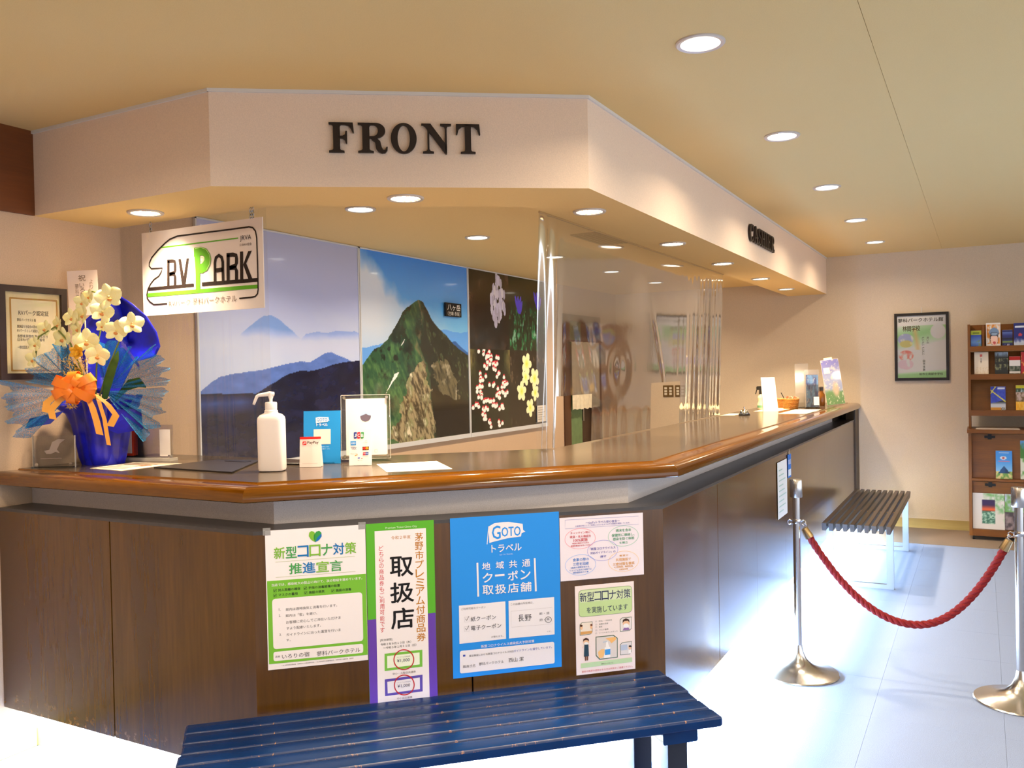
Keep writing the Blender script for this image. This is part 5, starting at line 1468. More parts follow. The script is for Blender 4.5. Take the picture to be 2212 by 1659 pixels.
# tall blue backing sheet, cupped
fan = [(-3.243, 2.48, 1.866), (-3.181, 2.513, 1.82), (-3.128, 2.54, 1.765), (-3.092, 2.559, 1.698), (-3.08, 2.565, 1.638), (-3.099, 2.554, 1.596), (-3.178, 2.511, 1.574), (-3.21, 2.49, 1.50), (-3.24, 2.47, 1.42), (-3.33, 2.43, 1.45), (-3.368, 2.407, 1.56), (-3.388, 2.399, 1.681), (-3.361, 2.414, 1.752), (-3.302, 2.447, 1.811)]
c0 = Vector((-3.235, 2.50, 1.66))
rr_ = []
for s_ in (0.0, 0.3, 0.55, 0.75, 0.9, 1.0):
    row = []
    for p in fan + [fan[0]]:
        v = c0 + (Vector(p) - c0) * s_
        v = v + Vector((sr_, -cr_, 0)) * 0.055 * (s_ ** 2)
        row.append(lo(v))
    rr_.append(row)
fb = MB().grid(rr_).build('backing_wrap', bluewrap, orch, smooth=True)
sm = fb.modifiers.new('thickness', 'SOLIDIFY'); sm.thickness = 0.0015
# violet inner fold
MB().grid([[lo((-3.15 + 0.012 * j, 2.40 + 0.005 * j, 1.65 - 0.018 * j + 0.02 * i)) for j in range(7)] for i in range(2)]).build('wrap_fold', mat('violet_fold', (96, 84, 200), 0.3), orch, smooth=True)
# teal netting
def net_mat():
    m = bpy.data.materials.new('teal_netting'); m.use_nodes = True
    nt = m.node_tree; b = nt.nodes['Principled BSDF']
    b.inputs['Base Color'].default_value = L((30, 130, 186)); b.inputs['Roughness'].default_value = 0.4
    tc = nt.nodes.new('ShaderNodeTexCoord'); nz = nt.nodes.new('ShaderNodeTexNoise'); nz.inputs['Scale'].default_value = 320; nz.inputs['Detail'].default_value = 1
    cr = nt.nodes.new('ShaderNodeValToRGB'); cr.color_ramp.elements[0].position = 0.40; cr.color_ramp.elements[1].position = 0.60
    cr.color_ramp.elements[0].color = (0.34,) * 3 + (1,); cr.color_ramp.elements[1].color = (0.80,) * 3 + (1,)
    nt.links.new(tc.outputs['Object'], nz.inputs['Vector']); nt.links.new(nz.outputs['Fac'], cr.inputs['Fac']); nt.links.new(cr.outputs['Color'], b.inputs['Alpha'])
    return m
netm = net_mat()
def net(a0, a1, r0, r1, cx, cz, fwd, ph, m=netm):
    """sheer fan of netting spreading in the upright plane, with soft folds"""
    rows = []
    for i in range(13):
        f = i / 12
        row = []
        for j in range(49):
            a = math.radians(a0 + (a1 - a0) * j / 48)
            r = r0 + (r1 - r0) * f * (1 + 0.07 * math.sin(j * 0.45 + ph))
            dep = fwd + f * (0.030 * math.sin(j * 0.62 + ph) + 0.012 * math.sin(j * 1.9 + 2 * ph)) + 0.03 * f
            row.append(wallclamp(cam_side(cx + r * math.cos(a), cz + r * math.sin(a), dep), 0.012 + 0.004 * (j % 2)))
        rows.append(row)
    return MB().grid(rows).build('netting', m, orch, smooth=True)
net(2, 40, 0.03, 0.275, 0.03, 0.315, 0.05, 0.0)
net(-48, 3, 0.03, 0.265, 0.03, 0.305, 0.06, 1.3)
net(40, 105, 0.03, 0.20, 0.03, 0.31, 0.03, 1.9)
net(100, 168, 0.03, 0.20, -0.02, 0.31, 0.15, 3.0)
net(166, 225, 0.03, 0.245, -0.02, 0.30, 0.22, 0.6)
# leaves and stems
leaf_m = mat('orchid_leaf', (66, 104, 40), 0.35, vary=0.15, scale=20)
def strip(path, widths, side, name, m, parent, th=0.0):
    rows = []
    for p, w in zip(path, widths):
        p = Vector(p); s_ = Vector(side)
        rows.append([tuple(p - s_ * w), tuple(p + Vector((0, 0, 0.003))), tuple(p + s_ * w)])
    return MB().grid(rows).build(name, m, parent, smooth=True)
for q, sd in (([(0.03, 0.27, 0.05), (0.07, 0.36, 0.09), (0.10, 0.43, 0.10), (0.115, 0.47, 0.10)], (1, 0.2, 0.2)), ([(-0.02, 0.27, 0.05), (-0.05, 0.37, 0.09), (-0.07, 0.42, 0.11), (-0.08, 0.44, 0.12)], (1, -0.2, 0.2)), ([(0.06, 0.27, 0.02), (0.13, 0.33, 0.05), (0.18, 0.34, 0.06), (0.21, 0.32, 0.06)], (0.3, 1, 0.4))):
    strip([cam_side(*a) for a in q], (0.014, 0.024, 0.02, 0.003), cam_side(*sd), 'leaf', leaf_m, orch)
stem_m = mat('orchid_stem', (120, 130, 60), 0.5)
for P in ([(-3.24, 2.34, 1.40), (-3.235, 2.345, 1.55), (-3.22, 2.35, 1.68), (-3.19, 2.36, 1.79), (-3.20, 2.345, 1.86), (-3.24, 2.32, 1.87)], [(-3.22, 2.30, 1.40), (-3.20, 2.26, 1.52), (-3.24, 2.235, 1.65), (-3.30, 2.21, 1.72), (-3.355, 2.175, 1.68), (-3.365, 2.165, 1.60)], [(-3.23, 2.34, 1.40), (-3.18, 2.36, 1.55), (-3.12, 2.37, 1.66), (-3.06, 2.38, 1.72)]):
    MB().tube([lo(p) for p in P], 0.0035, 6).build('stem', stem_m, orch, smooth=True)
# orchid blooms: column as the part, petals and lip as its pieces
pet_m = mat('orchid_petal', (250, 236, 150), 0.55, rgb2=(252, 246, 204), scale=18, subsurf=0.1)
lip_m = mat('orchid_lip', (214, 96, 70), 0.45, rgb2=(244, 186, 90), scale=70)
col_m = mat('orchid_column', (250, 226, 150), 0.5)
def petal_mesh(wd, ln):
    rows = []
    for i in range(7):
        f = i / 6
        w = wd * math.sin(math.pi * min(1, f * 0.86 + 0.10)) ** 0.7
        rows.append([(w * (j - 3) / 3, ln * f, 0.10 * ln * math.sin(f * 2.2) - 0.28 * w * ((j - 3) / 3) ** 2) for j in range(7)])
    return MB().grid(rows).mesh('petal', pet_m, True)
big, slim = petal_mesh(0.52, 0.95), petal_mesh(0.34, 0.92)
lipme = MB().lathe([(0.02, 0.0), (0.14, 0.06), (0.17, 0.14), (0.10, 0.22), (0.02, 0.24)], 10).mesh('lip', lip_m, True)
colme = MB().lathe([(0.05, -0.05), (0.09, 0.02), (0.08, 0.12), (0.03, 0.17)], 10).mesh('orchid_bloom', col_m, True)
blooms = [(-3.114, 2.322, 1.839, 0.054), (-3.137, 2.308, 1.777, 0.048), (-3.033, 2.364, 1.727, 0.048), (-3.088, 2.334, 1.7, 0.048), (-3.196, 2.275, 1.659, 0.054), (-3.156, 2.295, 1.602, 0.048), (-3.205, 2.272, 1.767, 0.043), (-3.247, 2.248, 1.757, 0.039), (-3.209, 2.27, 1.819, 0.035), (-3.278, 2.23, 1.673, 0.048), (-3.295, 2.222, 1.73, 0.037), (-3.342, 2.196, 1.714, 0.035), (-3.359, 2.164, 1.651, 0.033), (-3.348, 2.146, 1.589, 0.036), (-3.225, 2.26, 1.711, 0.037), (-3.138, 2.307, 1.721, 0.028), (-3.184, 2.284, 1.841, 0.031)]
rng = random.Random(11)
toward = Vector((sr_, -cr_, 0.0))
for i, (x, y, z, r) in enumerate(blooms):
    side = 0.5 if i in (0, 1, 2, 3, 4, 5) else -0.75
    d = (toward + Vector((cr_, sr_, 0)) * side * rng.uniform(0.3, 1.0) + Vector((0, 0, rng.uniform(-0.25, 0.15)))).normalized()
    up = Vector((0, 0, 1)); xa = up.cross(d).normalized(); ya = d.cross(xa)
    M3 = Matrix((xa, ya, d)).transposed().to_4x4()
    tw = Matrix.Rotation(rng.uniform(-0.3, 0.3), 4, 'Z')
    bo = link_mesh('orchid_bloom', colme, orch)
    k = r * 1.05
    bo.matrix_local = Matrix.Translation(Vector(lo((x, y, z)))) @ M3 @ tw @ Matrix.Scale(k, 4)
    for ang, me in ((0, slim), (78, big), (-78, big), (142, slim), (-142, slim)):
        pp = link_mesh('petal', me, bo)
        pp.matrix_local = Matrix.Rotation(math.radians(ang), 4, 'Z') @ Matrix.Rotation(math.radians(rng.uniform(2, 22)), 4, 'X') @ Matrix.Translation((0, 0.04, 0.01 if me is big else 0.0))
    lp = link_mesh('lip', lipme, bo)
    lp.matrix_local = Matrix.Translation((0, -0.12, 0.06)) @ Matrix.Rotation(math.radians(60), 4, 'X')
# bow
rib = mat('orange_ribbon', (250, 132, 40), 0.35, spec=0.5)
rib2 = mat('gold_ribbon', (248, 174, 76), 0.35)
bow = MB().lathe([(0.002, -0.012), (0.013, -0.006), (0.013, 0.006), (0.002, 0.012)], 12).build('ribbon_bow', rib, orch, smooth=True, loc=lo((-3.135, 2.19, 1.472)))
for k in range(13):
    a = 2 * math.pi * k / 13 + 0.2
    ln = (0.105 if k % 2 else 0.085) * (1 - 0.15 * abs(math.sin(a)))
    rows = []
    for i in range(15):
        t = i / 14 * 2 * math.pi
        rad = ln * 0.5 * (1 - math.cos(t)); hh = 0.024 * math.sin(t)
        base = Vector(cam_side(math.cos(a) * rad, math.sin(a) * rad * 0.72, 0.022 + hh + 0.25 * (ln - rad) * (k % 3) * 0.3))
        w_ = 0.008 + 0.012 * math.sin(t / 2)
        rows.append([tuple(base + Vector(cam_side(-math.sin(a) * s_, math.cos(a) * s_, 0)) * w_) for s_ in (-1, 0, 1)])
    MB().grid(rows).build('ribbon_loop', rib, bow, smooth=True)
tails = [[(-3.147, 2.162, 1.455), (-3.195, 2.135, 1.443), (-3.227, 2.118, 1.416), (-3.232, 2.114, 1.378)], [(-3.147, 2.161, 1.447), (-3.186, 2.14, 1.421), (-3.213, 2.125, 1.388), (-3.206, 2.128, 1.35)], [(-3.089, 2.193, 1.44), (-3.07, 2.202, 1.396), (-3.056, 2.209, 1.341), (-3.045, 2.214, 1.286)], [(-3.06, 2.208, 1.445), (-3.017, 2.231, 1.406), (-2.989, 2.246, 1.361), (-3.009, 2.234, 1.318)], [(-3.051, 2.213, 1.434), (-3.028, 2.224, 1.346), (-3.021, 2.227, 1.291), (-3.014, 2.23, 1.244)]]
bl0 = Vector((-3.135, 2.19, 1.472))
for k, T in enumerate(tails):
    T = [Vector((-3.125, 2.18, 1.465))] + [Vector(p) for p in T]
    P = []
    for i in range(len(T) - 1):
        for s_ in range(4): P.append(T[i].lerp(T[i + 1], s_ / 4))
    P.append(T[-1])
    w_ = [0.007 + 0.006 * min(1, i / 4) for i in range(len(P))]
    if k == 4: w_ = [a * 0.6 for a in w_]
    rows = [[tuple(p - bl0 + Vector(cam_side(-1, 0.25, 0.2)) * w), tuple(p - bl0 + Vector(cam_side(1, -0.25, -0.2)) * w)] for p, w in zip(P, w_)]
    MB().grid(rows).build('ribbon_tail', rib2, bow, smooth=True)
# dried yellow filler
tin = MB()
rng = random.Random(4)
for c, R_, n_ in (((-3.205, 2.232, 1.56), 0.055, 220), ((-3.195, 2.20, 1.41), 0.032, 110)):
    for k in range(n_):
        d = Vector((rng.gauss(0, 1), rng.gauss(0, 1), rng.gauss(0, 1))).normalized() * R_ * rng.uniform(0.4, 1)
        p = Vector(lo(c)) + d
        q = p + Vector((rng.gauss(0, 1), rng.gauss(0, 1), rng.gauss(0, 1))).normalized() * 0.018
        s_ = Vector((0.0008, 0.0008, 0.0008))
        tin.add([tuple(p - s_), tuple(p + s_), tuple(q)], [(0, 1, 2)])
        tin.add([tuple(p + Vector((0.0008, -0.0008, 0))), tuple(p - Vector((0.0008, -0.0008, 0))), tuple(q)], [(0, 1, 2)])
tin.build('dried_filler', mat('gold_filler', (226, 190, 70), 0.5), orch)['kind'] = 'stuff'
obm = mat('orange_bloom', (238, 166, 40), 0.5, vary=0.2, scale=60)
pk = MB().lathe([(0.004, -0.006), (0.010, 0.0), (0.007, 0.008), (0.002, 0.012)], 12).build('orange_bloom', obm, orch, smooth=True, loc=lo((-3.205, 2.240, 1.615)))
opm = slim.copy(); opm.materials.clear(); opm.materials.append(obm)
for k in range(12):
    pp = link_mesh('petal', opm, pk)
    q = toward.to_track_quat('Z', 'Y').to_matrix().to_4x4()
    pp.matrix_local = q @ Matrix.Rotation(k * 0.524, 4, 'Z') @ Matrix.Rotation(0.35 + 0.5 * (k % 2), 4, 'X') @ Matrix.Scale(0.036 - 0.008 * (k % 2), 4)
# greeting card on a stick
gc = face_frame(0, 0)
card = MB().box(-0.062, 0.066, 0.0, 0.19, -0.001, 0.0).build('greeting_card', flat((244, 222, 214)), orch)
card.matrix_local = Matrix.Translation(Vector(lo((-3.335, 2.365, 1.775)))) @ frame((0, 0, 0), (cr_, sr_, 0)) @ Matrix.Rotation(0.03, 4, 'Z')
gp = Print(card, 0.128, 0.19, [(465, 120), (690, 115), (700, 420), (480, 430)], 0.0004)
gp.text('祝', (556, 192), (608, 148), (120, 92, 70), -0.004); gp.vtext('いろり', (560, 205), (598, 203), (572, 300), (606, 296), (130, 104, 84), -0.006); gp.vtext('蓼科様', (528, 210), (556, 208), (535, 320), (560, 318), (150, 124, 104), -0.006); gp.vtext('より', (634, 180), (660, 178), (640, 250), (664, 248), (170, 140, 120), -0.006)
gp.done()
MB().tube([lo((-3.33, 2.37, 1.40)), lo((-3.333, 2.368, 1.80))], 0.003, 6).build('card_stick', flat((226, 214, 190)), orch)

# ================================================================== blue slatted bench
blue = mat('blue_paint', (3, 44, 98), 0.24, vary=0.10, scale=7, spec=0.25)
def worn_mat():
    m = bpy.data.materials.new('blue_paint_worn'); m.use_nodes = True
    nt = m.node_tree; b = nt.nodes['Principled BSDF']; b.inputs['Roughness'].default_value = 0.35
    tc = nt.nodes.new('ShaderNodeTexCoord'); mp = nt.nodes.new('ShaderNodeMapping'); mp.inputs['Scale'].default_value = (1.0, 0.4, 0.4)
    nz = nt.nodes.new('ShaderNodeTexNoise'); nz.inputs['Scale'].default_value = 70; nz.inputs['Detail'].default_value = 8; nz.inputs['Roughness'].default_value = 0.75
    cr = nt.nodes.new('ShaderNodeValToRGB'); cr.color_ramp.elements[0].position = 0.59; cr.color_ramp.elements[1].position = 0.66
    cr.color_ramp.elements[0].color = L((14, 44, 96)); cr.color_ramp.elements[1].color = L((196, 140, 92))
    nt.links.new(tc.outputs['Object'], mp.inputs['Vector']); nt.links.new(mp.outputs[0], nz.inputs['Vector'])
    nt.links.new(nz.outputs['Fac'], cr.inputs['Fac']); nt.links.new(cr.outputs['Color'], b.inputs['Base Color'])
    return m
worn = worn_mat()
dkleg = mat('bench_leg_dark', (22, 30, 50), 0.4)
bc = pB + tB * 0.592 + nB * 0.272
bench = thing('slatted_bench', 'blue painted slatted wooden bench standing in front of the posters', 'bench', (bc.x, bc.y, 0), math.atan2(tB.y, tB.x))
BLN, NSL, PITCH_S = 1.60, 6, 0.0762
sw_ = 0.0712
sl = MB()
x0, x1, zt_, zb_ = -BLN / 2, BLN / 2, 0.42, 0.388
sec = rrect(-sw_ / 2, sw_ / 2, zb_, zt_, 0.0065, 3)
k = len(sec)
vv, ff, mi = [], [], []
xs = [x0, x0 + 0.006] + [x0 + 0.006 + (BLN - 0.012) * i / 20 for i in range(1, 20)] + [x1 - 0.006, x1]
for i, x in enumerate(xs):
    s_ = 0.93 if i in (0, len(xs) - 1) else 1.0
    vv += [(x, p[0] * s_, (p[1] - 0.404) * (0.82 if s_ < 1 else 1) + 0.404) for p in sec]
for i in range(len(xs) - 1):
    for j in range(k):
        ff.append((i * k + j, (i + 1) * k + j, (i + 1) * k + (j + 1) % k, i * k + (j + 1) % k))
        n_ = j // 4
        corner = (j % 4) != 3
        mi.append(1 if (corner and n_ in (1, 2)) or i in (0, len(xs) - 2) else 0)
ff += [tuple(range(k)), tuple(range((len(xs) - 1) * k, len(xs) * k))[::-1]]; mi += [1, 1]
sl.v, sl.f, sl.mi = vv, ff, mi
sme = sl.mesh('slat', [blue, worn], 'auto')
bmm = bmesh.new(); bmm.from_mesh(sme); bmesh.ops.recalc_face_normals(bmm, faces=bmm.faces); bmm.to_mesh(sme); bmm.free()
for i in range(NSL):
    link_mesh('slat', sme, bench, (0.003 * ((i * 7) % 3 - 1), 0.1905 - PITCH_S * i, 0))
for sx in (0.665, -0.665):
    MB().rbox(sx - 0.058, sx + 0.058, -0.215, 0.215, 0.350, 0.388, 0.006, 'y').build('cross_beam', blue, bench, smooth='auto')
    for yy in (-0.165, 0.105):
        MB().rbox(sx - 0.033, sx + 0.033, yy - 0.03, yy + 0.03, 0.0, 0.350, 0.004, 'z').build('leg', dkleg, bench, smooth='auto')
MB().box(-0.63, 0.63, -0.045, -0.015, 0.08, 0.12).build('stretcher', dkleg, bench)

# ================================================================== dark slatted bench
dslat = wood('dark_slat', (48, 36, 26), (70, 54, 40), 0.38, 'Y', 10)
steel = mat('bench_steel', (196, 204, 214), 0.30, 0.85)
b2_ = thing('slatted_bench', 'dark wooden slatted bench with flat steel legs beside the long counter', 'bench', (-0.736, 6.95, 0))
sm_ = MB()
zz0, zz1, hl = 0.40, 0.45, 0.89
sm_.add([(-0.011, -hl, zz0), (0.011, -hl, zz0), (0.015, -hl, zz1 - 0.004), (0.012, -hl, zz1), (-0.012, -hl, zz1), (-0.015, -hl, zz1 - 0.004),
         (-0.011, hl, zz0), (0.011, hl, zz0), (0.015, hl, zz1 - 0.004), (0.012, hl, zz1), (-0.012, hl, zz1), (-0.015, hl, zz1 - 0.004)],
        [(0, 1, 2, 3, 4, 5), (11, 10, 9, 8, 7, 6)] + [(i, i + 6, (i + 1) % 6 + 6, (i + 1) % 6) for i in range(6)])
sme2 = sm_.mesh('slat', dslat)
bmm = bmesh.new(); bmm.from_mesh(sme2); bmesh.ops.recalc_face_normals(bmm, faces=bmm.faces); bmm.to_mesh(sme2); bmm.free()
for i in range(10):
    link_mesh('slat', sme2, b2_, (-0.199 + 0.0442 * i, 0, 0))
brass = mat('rod_brass', (200, 160, 110), 0.3, 1.0)
for yy in (-0.15, ):
    MB().tube([(-0.21, yy, 0.428), (0.21, yy, 0.428)], 0.004, 8).build('tie_rod', brass, b2_)
for yy in (-0.69, 0.65):
    for xx in (-0.19, 0.19):
        MB().box(xx - 0.022, xx + 0.022, yy - 0.015, yy + 0.015, 0.03, 0.388).build('leg', steel, b2_)
    MB().box(-0.212, 0.212, yy - 0.015, yy + 0.015, 0.0, 0.03).build('floor_bar', steel, b2_)
    MB().box(-0.212, 0.212, yy - 0.015, yy + 0.015, 0.388, 0.400).build('top_bar', steel, b2_)

# ================================================================== rope barrier
brushed = mat('brushed_steel', (206, 205, 207), 0.22, 1.0, bump=0.05, scale=300, stretch=(1, 1, 0.02))
def stanchion(label, x, y):
    o = thing('stanchion', label, 'barrier post', (x, y, 0), group='rope barrier posts')
    MB().lathe([(0.188, 0.0), (0.190, 0.004), (0.186, 0.009), (0.15, 0.017), (0.105, 0.028), (0.065, 0.046), (0.038, 0.072), (0.024, 0.105), (0.018, 0.14)], 56).build('base', brushed, o, smooth='auto')
    MB().lathe([(0.0175, 0.13), (0.0175, 0.872)], 28).build('pole', brushed, o, smooth='auto')
    MB().lathe([(0.028, 0.862), (0.030, 0.866), (0.030, 0.944), (0.027, 0.95), (0.010, 0.951)], 32).build('collar', brushed, o, smooth='auto')
    MB().lathe([(0.021, 0.735), (0.022, 0.738), (0.022, 0.752), (0.021, 0.755)], 24).build('ring_band', chrome, o, smooth='auto')
    for sx in (-1, 1):
        MB().tube([(sx * 0.021, 0, 0.745), (sx * 0.034, 0, 0.752), (sx * 0.042, 0, 0.745), (sx * 0.042, 0, 0.732), (sx * 0.034, 0, 0.726), (sx * 0.021, 0, 0.732)], 0.003, 6).build('hook_eye', chrome, o, smooth=True)
    return o
stanchion('steel barrier post with round foot at the left end of the red rope', -0.800, 4.365)
stanchion('steel barrier post cut by the right picture edge holding the red rope', 0.140, 4.40)
rope_m = mat('rope_red', (150, 14, 18), 0.75, bump=0.9, scale=260, rgb2=(96, 6, 12))
A_, B_ = Vector((-0.745, 4.367, 0.675)), Vector((0.085, 4.398, 0.668))
rp = thing('barrier_rope', 'twisted red rope sagging between the two steel posts', 'rope', (-0.33, 4.38, 0.29))
def rope_pt(t):
    x = A_.x + (B_.x - A_.x) * t
    u = (t - 0.545) / 0.5
    k = 0.384
    if u < 0: z = 0.294 + k * abs(u / 1.09) ** 2.0 * 1.0
    else: z = 0.294 + k * (u / 0.91) ** 2.1
    return Vector((x, A_.y + (B_.y - A_.y) * t, z))
n_ = 240
pts = [rope_pt(i / n_) for i in range(n_ + 1)]
s_acc = [0]
for i in range(n_): s_acc.append(s_acc[-1] + (pts[i + 1] - pts[i]).length)
for k in range(3):
    path = []
    for i, p in enumerate(pts):
        t = (pts[min(i + 1, n_)] - pts[max(i - 1, 0)]).normalized()
        nx_ = Vector((0, 1, 0)); nx_ = (nx_ - t * nx_.dot(t)).normalized(); ny_ = t.cross(nx_)
        a = 2 * math.pi * (s_acc[i] / 0.085) + k * 2 * math.pi / 3
        path.append(p + (nx_ * math.cos(a) + ny_ * math.sin(a)) * 0.0085 - Vector((-0.33, 4.38, 0.29)))
    MB().tube(path, 0.0098, 8).build('strand', rope_m, rp, smooth=True)
oo = Vector((-0.33, 4.38, 0.29))
gold = mat('cap_brass', (206, 182, 140), 0.25, 1.0)
for e, d in ((0, 1), (n_, -1)):
    p = pts[e]; t = (pts[e] - pts[e + d * 6]).normalized()
    MB().tube([p - t * 0.012 - oo, p + t * 0.0 - oo, p + t * 0.038 - oo, p + t * 0.042 - oo], [0.021, 0.021, 0.017, 0.008], 18).build('end_cap', gold, rp, smooth='auto')
    q = Vector((-0.758, 4.365, 0.735)) if e == 0 else Vector((0.098, 4.40, 0.735))
    m_ = p + t * 0.04
    MB().tube([m_ - oo, m_.lerp(q, 0.5) + Vector((0.006 * d, 0, 0)) - oo, q - oo + Vector((0, 0, 0.004)), q - oo + Vector((-0.010 * d, 0, -0.004))], 0.0035, 8).build('hook', chrome, rp, smooth=True)

# ================================================================== brochure rack
rack_w = wood('rack_wood', (98, 52, 6), (134, 78, 14), 0.38, 'X', 8)
rack_v = wood('rack_wood_upright', (108, 62, 14), (140, 86, 26), 0.4, 'Z', 8)
RX0, RX1, RYF, RYB = -0.097, 0.86, 8.30, 8.64
rk = thing('brochure_rack', 'tall wooden brochure rack on casters against the far wall', 'rack', ((RX0 + RX1) / 2, 8.47, 0))
ro = ((RX0 + RX1) / 2, 8.47)
def rbx(name, x0_, x1_, y0_, y1_, z0_, z1_, m=rack_w, parent=rk):
    return MB().box(x0_ - ro[0], x1_ - ro[0], y0_ - ro[1], y1_ - ro[1], z0_, z1_).build(name, m, parent)
for xa in (RX0, RX1 - 0.02):
    rbx('side_board', xa, xa + 0.02, 8.40, RYB, 0.94, 1.825, rack_v)
    rbx('side_board', xa - 0.004, xa + 0.02, RYF, RYB, 0.035, 0.906, rack_v)
    rbx('side_board', xa, xa + 0.02, RYF, 8.40, 1.04, 1.825, rack_v)
X0i, X1i = RX0 + 0.02, RX1 - 0.02
for zl0, zl1, ztop in ((1.595, 1.639, 1.822), (1.357, 1.403, 1.592), (1.052, 1.099, 1.355)):
    rbx('shelf_lip', X0i, X1i, RYF + 0.001, RYF + 0.018, zl0, zl1)
    rbx('shelf_board', X0i, X1i, RYF + 0.018, 8.40, zl0, zl0 + 0.012)
    mb = MB()
    ya, yb = 8.345, 8.40
    mb.add([(X0i - ro[0], ya - ro[1], zl0 + 0.012), (X1i - ro[0], ya - ro[1], zl0 + 0.012), (X1i - ro[0], yb - ro[1], ztop), (X0i - ro[0], yb - ro[1], ztop), (X0i - ro[0], ya + 0.01 - ro[1], zl0 + 0.012), (X1i - ro[0], ya + 0.01 - ro[1], zl0 + 0.012), (X1i - ro[0], yb + 0.01 - ro[1], ztop), (X0i - ro[0], yb + 0.01 - ro[1], ztop)],
           [(0, 1, 2, 3), (7, 6, 5, 4), (0, 4, 5, 1), (3, 2, 6, 7), (0, 3, 7, 4), (1, 5, 6, 2)])
    mb.build('sloping_back', rack_w, rk)
rbx('divider', 0.012, 0.028, 8.312, 8.36, 1.6, 1.815)
rbx('table_board', RX0 - 0.012, RX1 + 0.012, 8.268, RYB, 0.906, 0.938)
for z0_, z1_, lz, lab in ((0.521, 0.900, 0.876, 0), (0.092, 0.495, 0.472, 1)):
    fd = rbx('flap_door', X0i, X1i, 8.335, 8.35, z0_, z1_)
    rbx('header_board', X0i, X1i, 8.318, 8.335, z1_ - 0.035, z1_)
    for lx in (0.059, 0.70):
        X_, Y_ = lx - ro[0], -ro[1]
        MB().box(X_ - 0.014, X_ + 0.014, 8.310 + Y_, 8.318 + Y_, lz - 0.022, lz + 0.02).box(X_ - 0.04, X_ - 0.014, 8.313 + Y_, 8.318 + Y_, lz - 0.012, lz + 0.008).box(X_ + 0.014, X_ + 0.04, 8.313 + Y_, 8.318 + Y_, lz - 0.012, lz + 0.008).build('latch', mat('black_iron', (26, 24, 24), 0.45, 0.4), fd)
rbx('shelf_lip', X0i, X1i, RYF, 8.335, 0.501, 0.521)
rbx('shelf_lip', X0i, X1i, RYF, 8.335, 0.035, 0.092)
rbx('bottom_board', X0i, X1i, 8.335, RYB, 0.035, 0.055)
rbx('back_board', X0i, X1i, RYB - 0.01, RYB, 0.06, 0.90)
cast_m = mat('caster_black', (24, 24, 26), 0.4)
for cx in (RX0 + 0.03, RX1 - 0.03):
    for cy in (8.33, 8.60):
        c_ = MB().tube([(cx - ro[0] - 0.01, cy - ro[1], 0.0175), (cx - ro[0] + 0.01, cy - ro[1], 0.0175)], 0.0172, 16).build('caster', cast_m, rk, smooth='auto')
# brochures
def fill(c): return lambda U, V: np.zeros(U.shape + (3,)) + np.array(c, float)
def br_lake(U, V):
    n = fbm(U * 5, V * 8)
    c = mixc(np.zeros(U.shape + (3,)) + (40, 70, 190), (120, 170, 226), (0.45 - abs(V - 0.4)) * 2)
    c = mixc(c, (60, 90, 70), np.clip((0.12 - V) * 10, 0, 1)); c = mixc(c, (120, 150, 120), (n - 0.55) * 5 * (V < 0.5) * (U > 0.5))
    c = np.where((V > 0.78)[..., None], (190, 200, 60), c); return np.where(((V > 0.83) & (V < 0.93) & (abs(U - 0.5) < 0.32))[..., None], (120, 140, 50), c)
def br_skier(U, V):
    n = fbm(U * 6, V * 6)
    c = mixc(np.zeros(U.shape + (3,)) + (240, 236, 234), (226, 140, 50), np.clip((n - 0.35) * 5, 0, 1) * (V > 0.2) * (abs(U - 0.5) < 0.44) * (V < 0.95))
    c = np.where((blob(U, V, 0.56, 0.42, 0.30, 0.30) < 1)[..., None], (70, 56, 52), c)
    c = np.where((blob(U, V, 0.56, 0.36, 0.25, 0.24) < 1)[..., None], (246, 206, 190), c)
    c = np.where((blob(U, V, 0.57, 0.24, 0.10, 0.06) < 1)[..., None], (206, 90, 96), c)
    c = np.where(((blob(U, V, 0.56, 0.62, 0.34, 0.20) < 1) & (V > 0.56))[..., None], (120, 150, 190), c)
    c = np.where((blob(U, V, 0.58, 0.57, 0.30, 0.08) < 1)[..., None], (52, 62, 92), c)
    c = np.where((blob(U, V, 0.58, 0.575, 0.24, 0.05) < 1)[..., None], (150, 176, 206), c)
    return np.where((V < 0.05)[..., None], (240, 238, 238), c)
def br_night(U, V):
    n = fbm(U * 8, V * 8)
    c = mixc(np.zeros(U.shape + (3,)) + (40, 46, 110), (110, 140, 210), np.clip((V - 0.68) * 4, 0, 1) * (V < 0.9))
    c = mixc(c, (150, 176, 70), np.clip(1 - abs(V - 0.38) / 0.08, 0, 1)); c = mixc(c, (24, 28, 40), np.clip(1 - abs(V - 0.54) / 0.08, 0, 1)); return mixc(c, (200, 200, 226), (n - 0.58) * 8 * (V < 0.26))
def br_resort(U, V):
    n = fbm(U * 7, V * 7)
    c = mixc(np.zeros(U.shape + (3,)) + (34, 44, 120), (210, 220, 244), np.clip((0.32 + 0.2 * n - V) * 6, 0, 1))
    c = np.where((abs(V - 0.86) < 0.035)[..., None] & (abs(U - 0.5) < 0.4)[..., None], (230, 236, 250), c)
    return np.where(((blob(U, V, 0.45, 0.55, 0.14, 0.06) < 1))[..., None], (190, 60, 70), c)
def br_cream(U, V):
    c = np.zeros(U.shape + (3,)) + (240, 226, 206); n = fbm(U * 20, V * 20)
    c = np.where((blob(U, V, 0.48, 0.87, 0.10, 0.06) < 1)[..., None], (206, 90, 86), c)
    c = np.where(((abs(U - 0.48) < 0.04) & (V > 0.55) & (V < 0.78) & (np.sin(V * 120) > -0.2))[..., None], (110, 92, 80), c)
    return mixc(c, (220, 190, 150), (n - 0.5) * 3 * (V < 0.4))
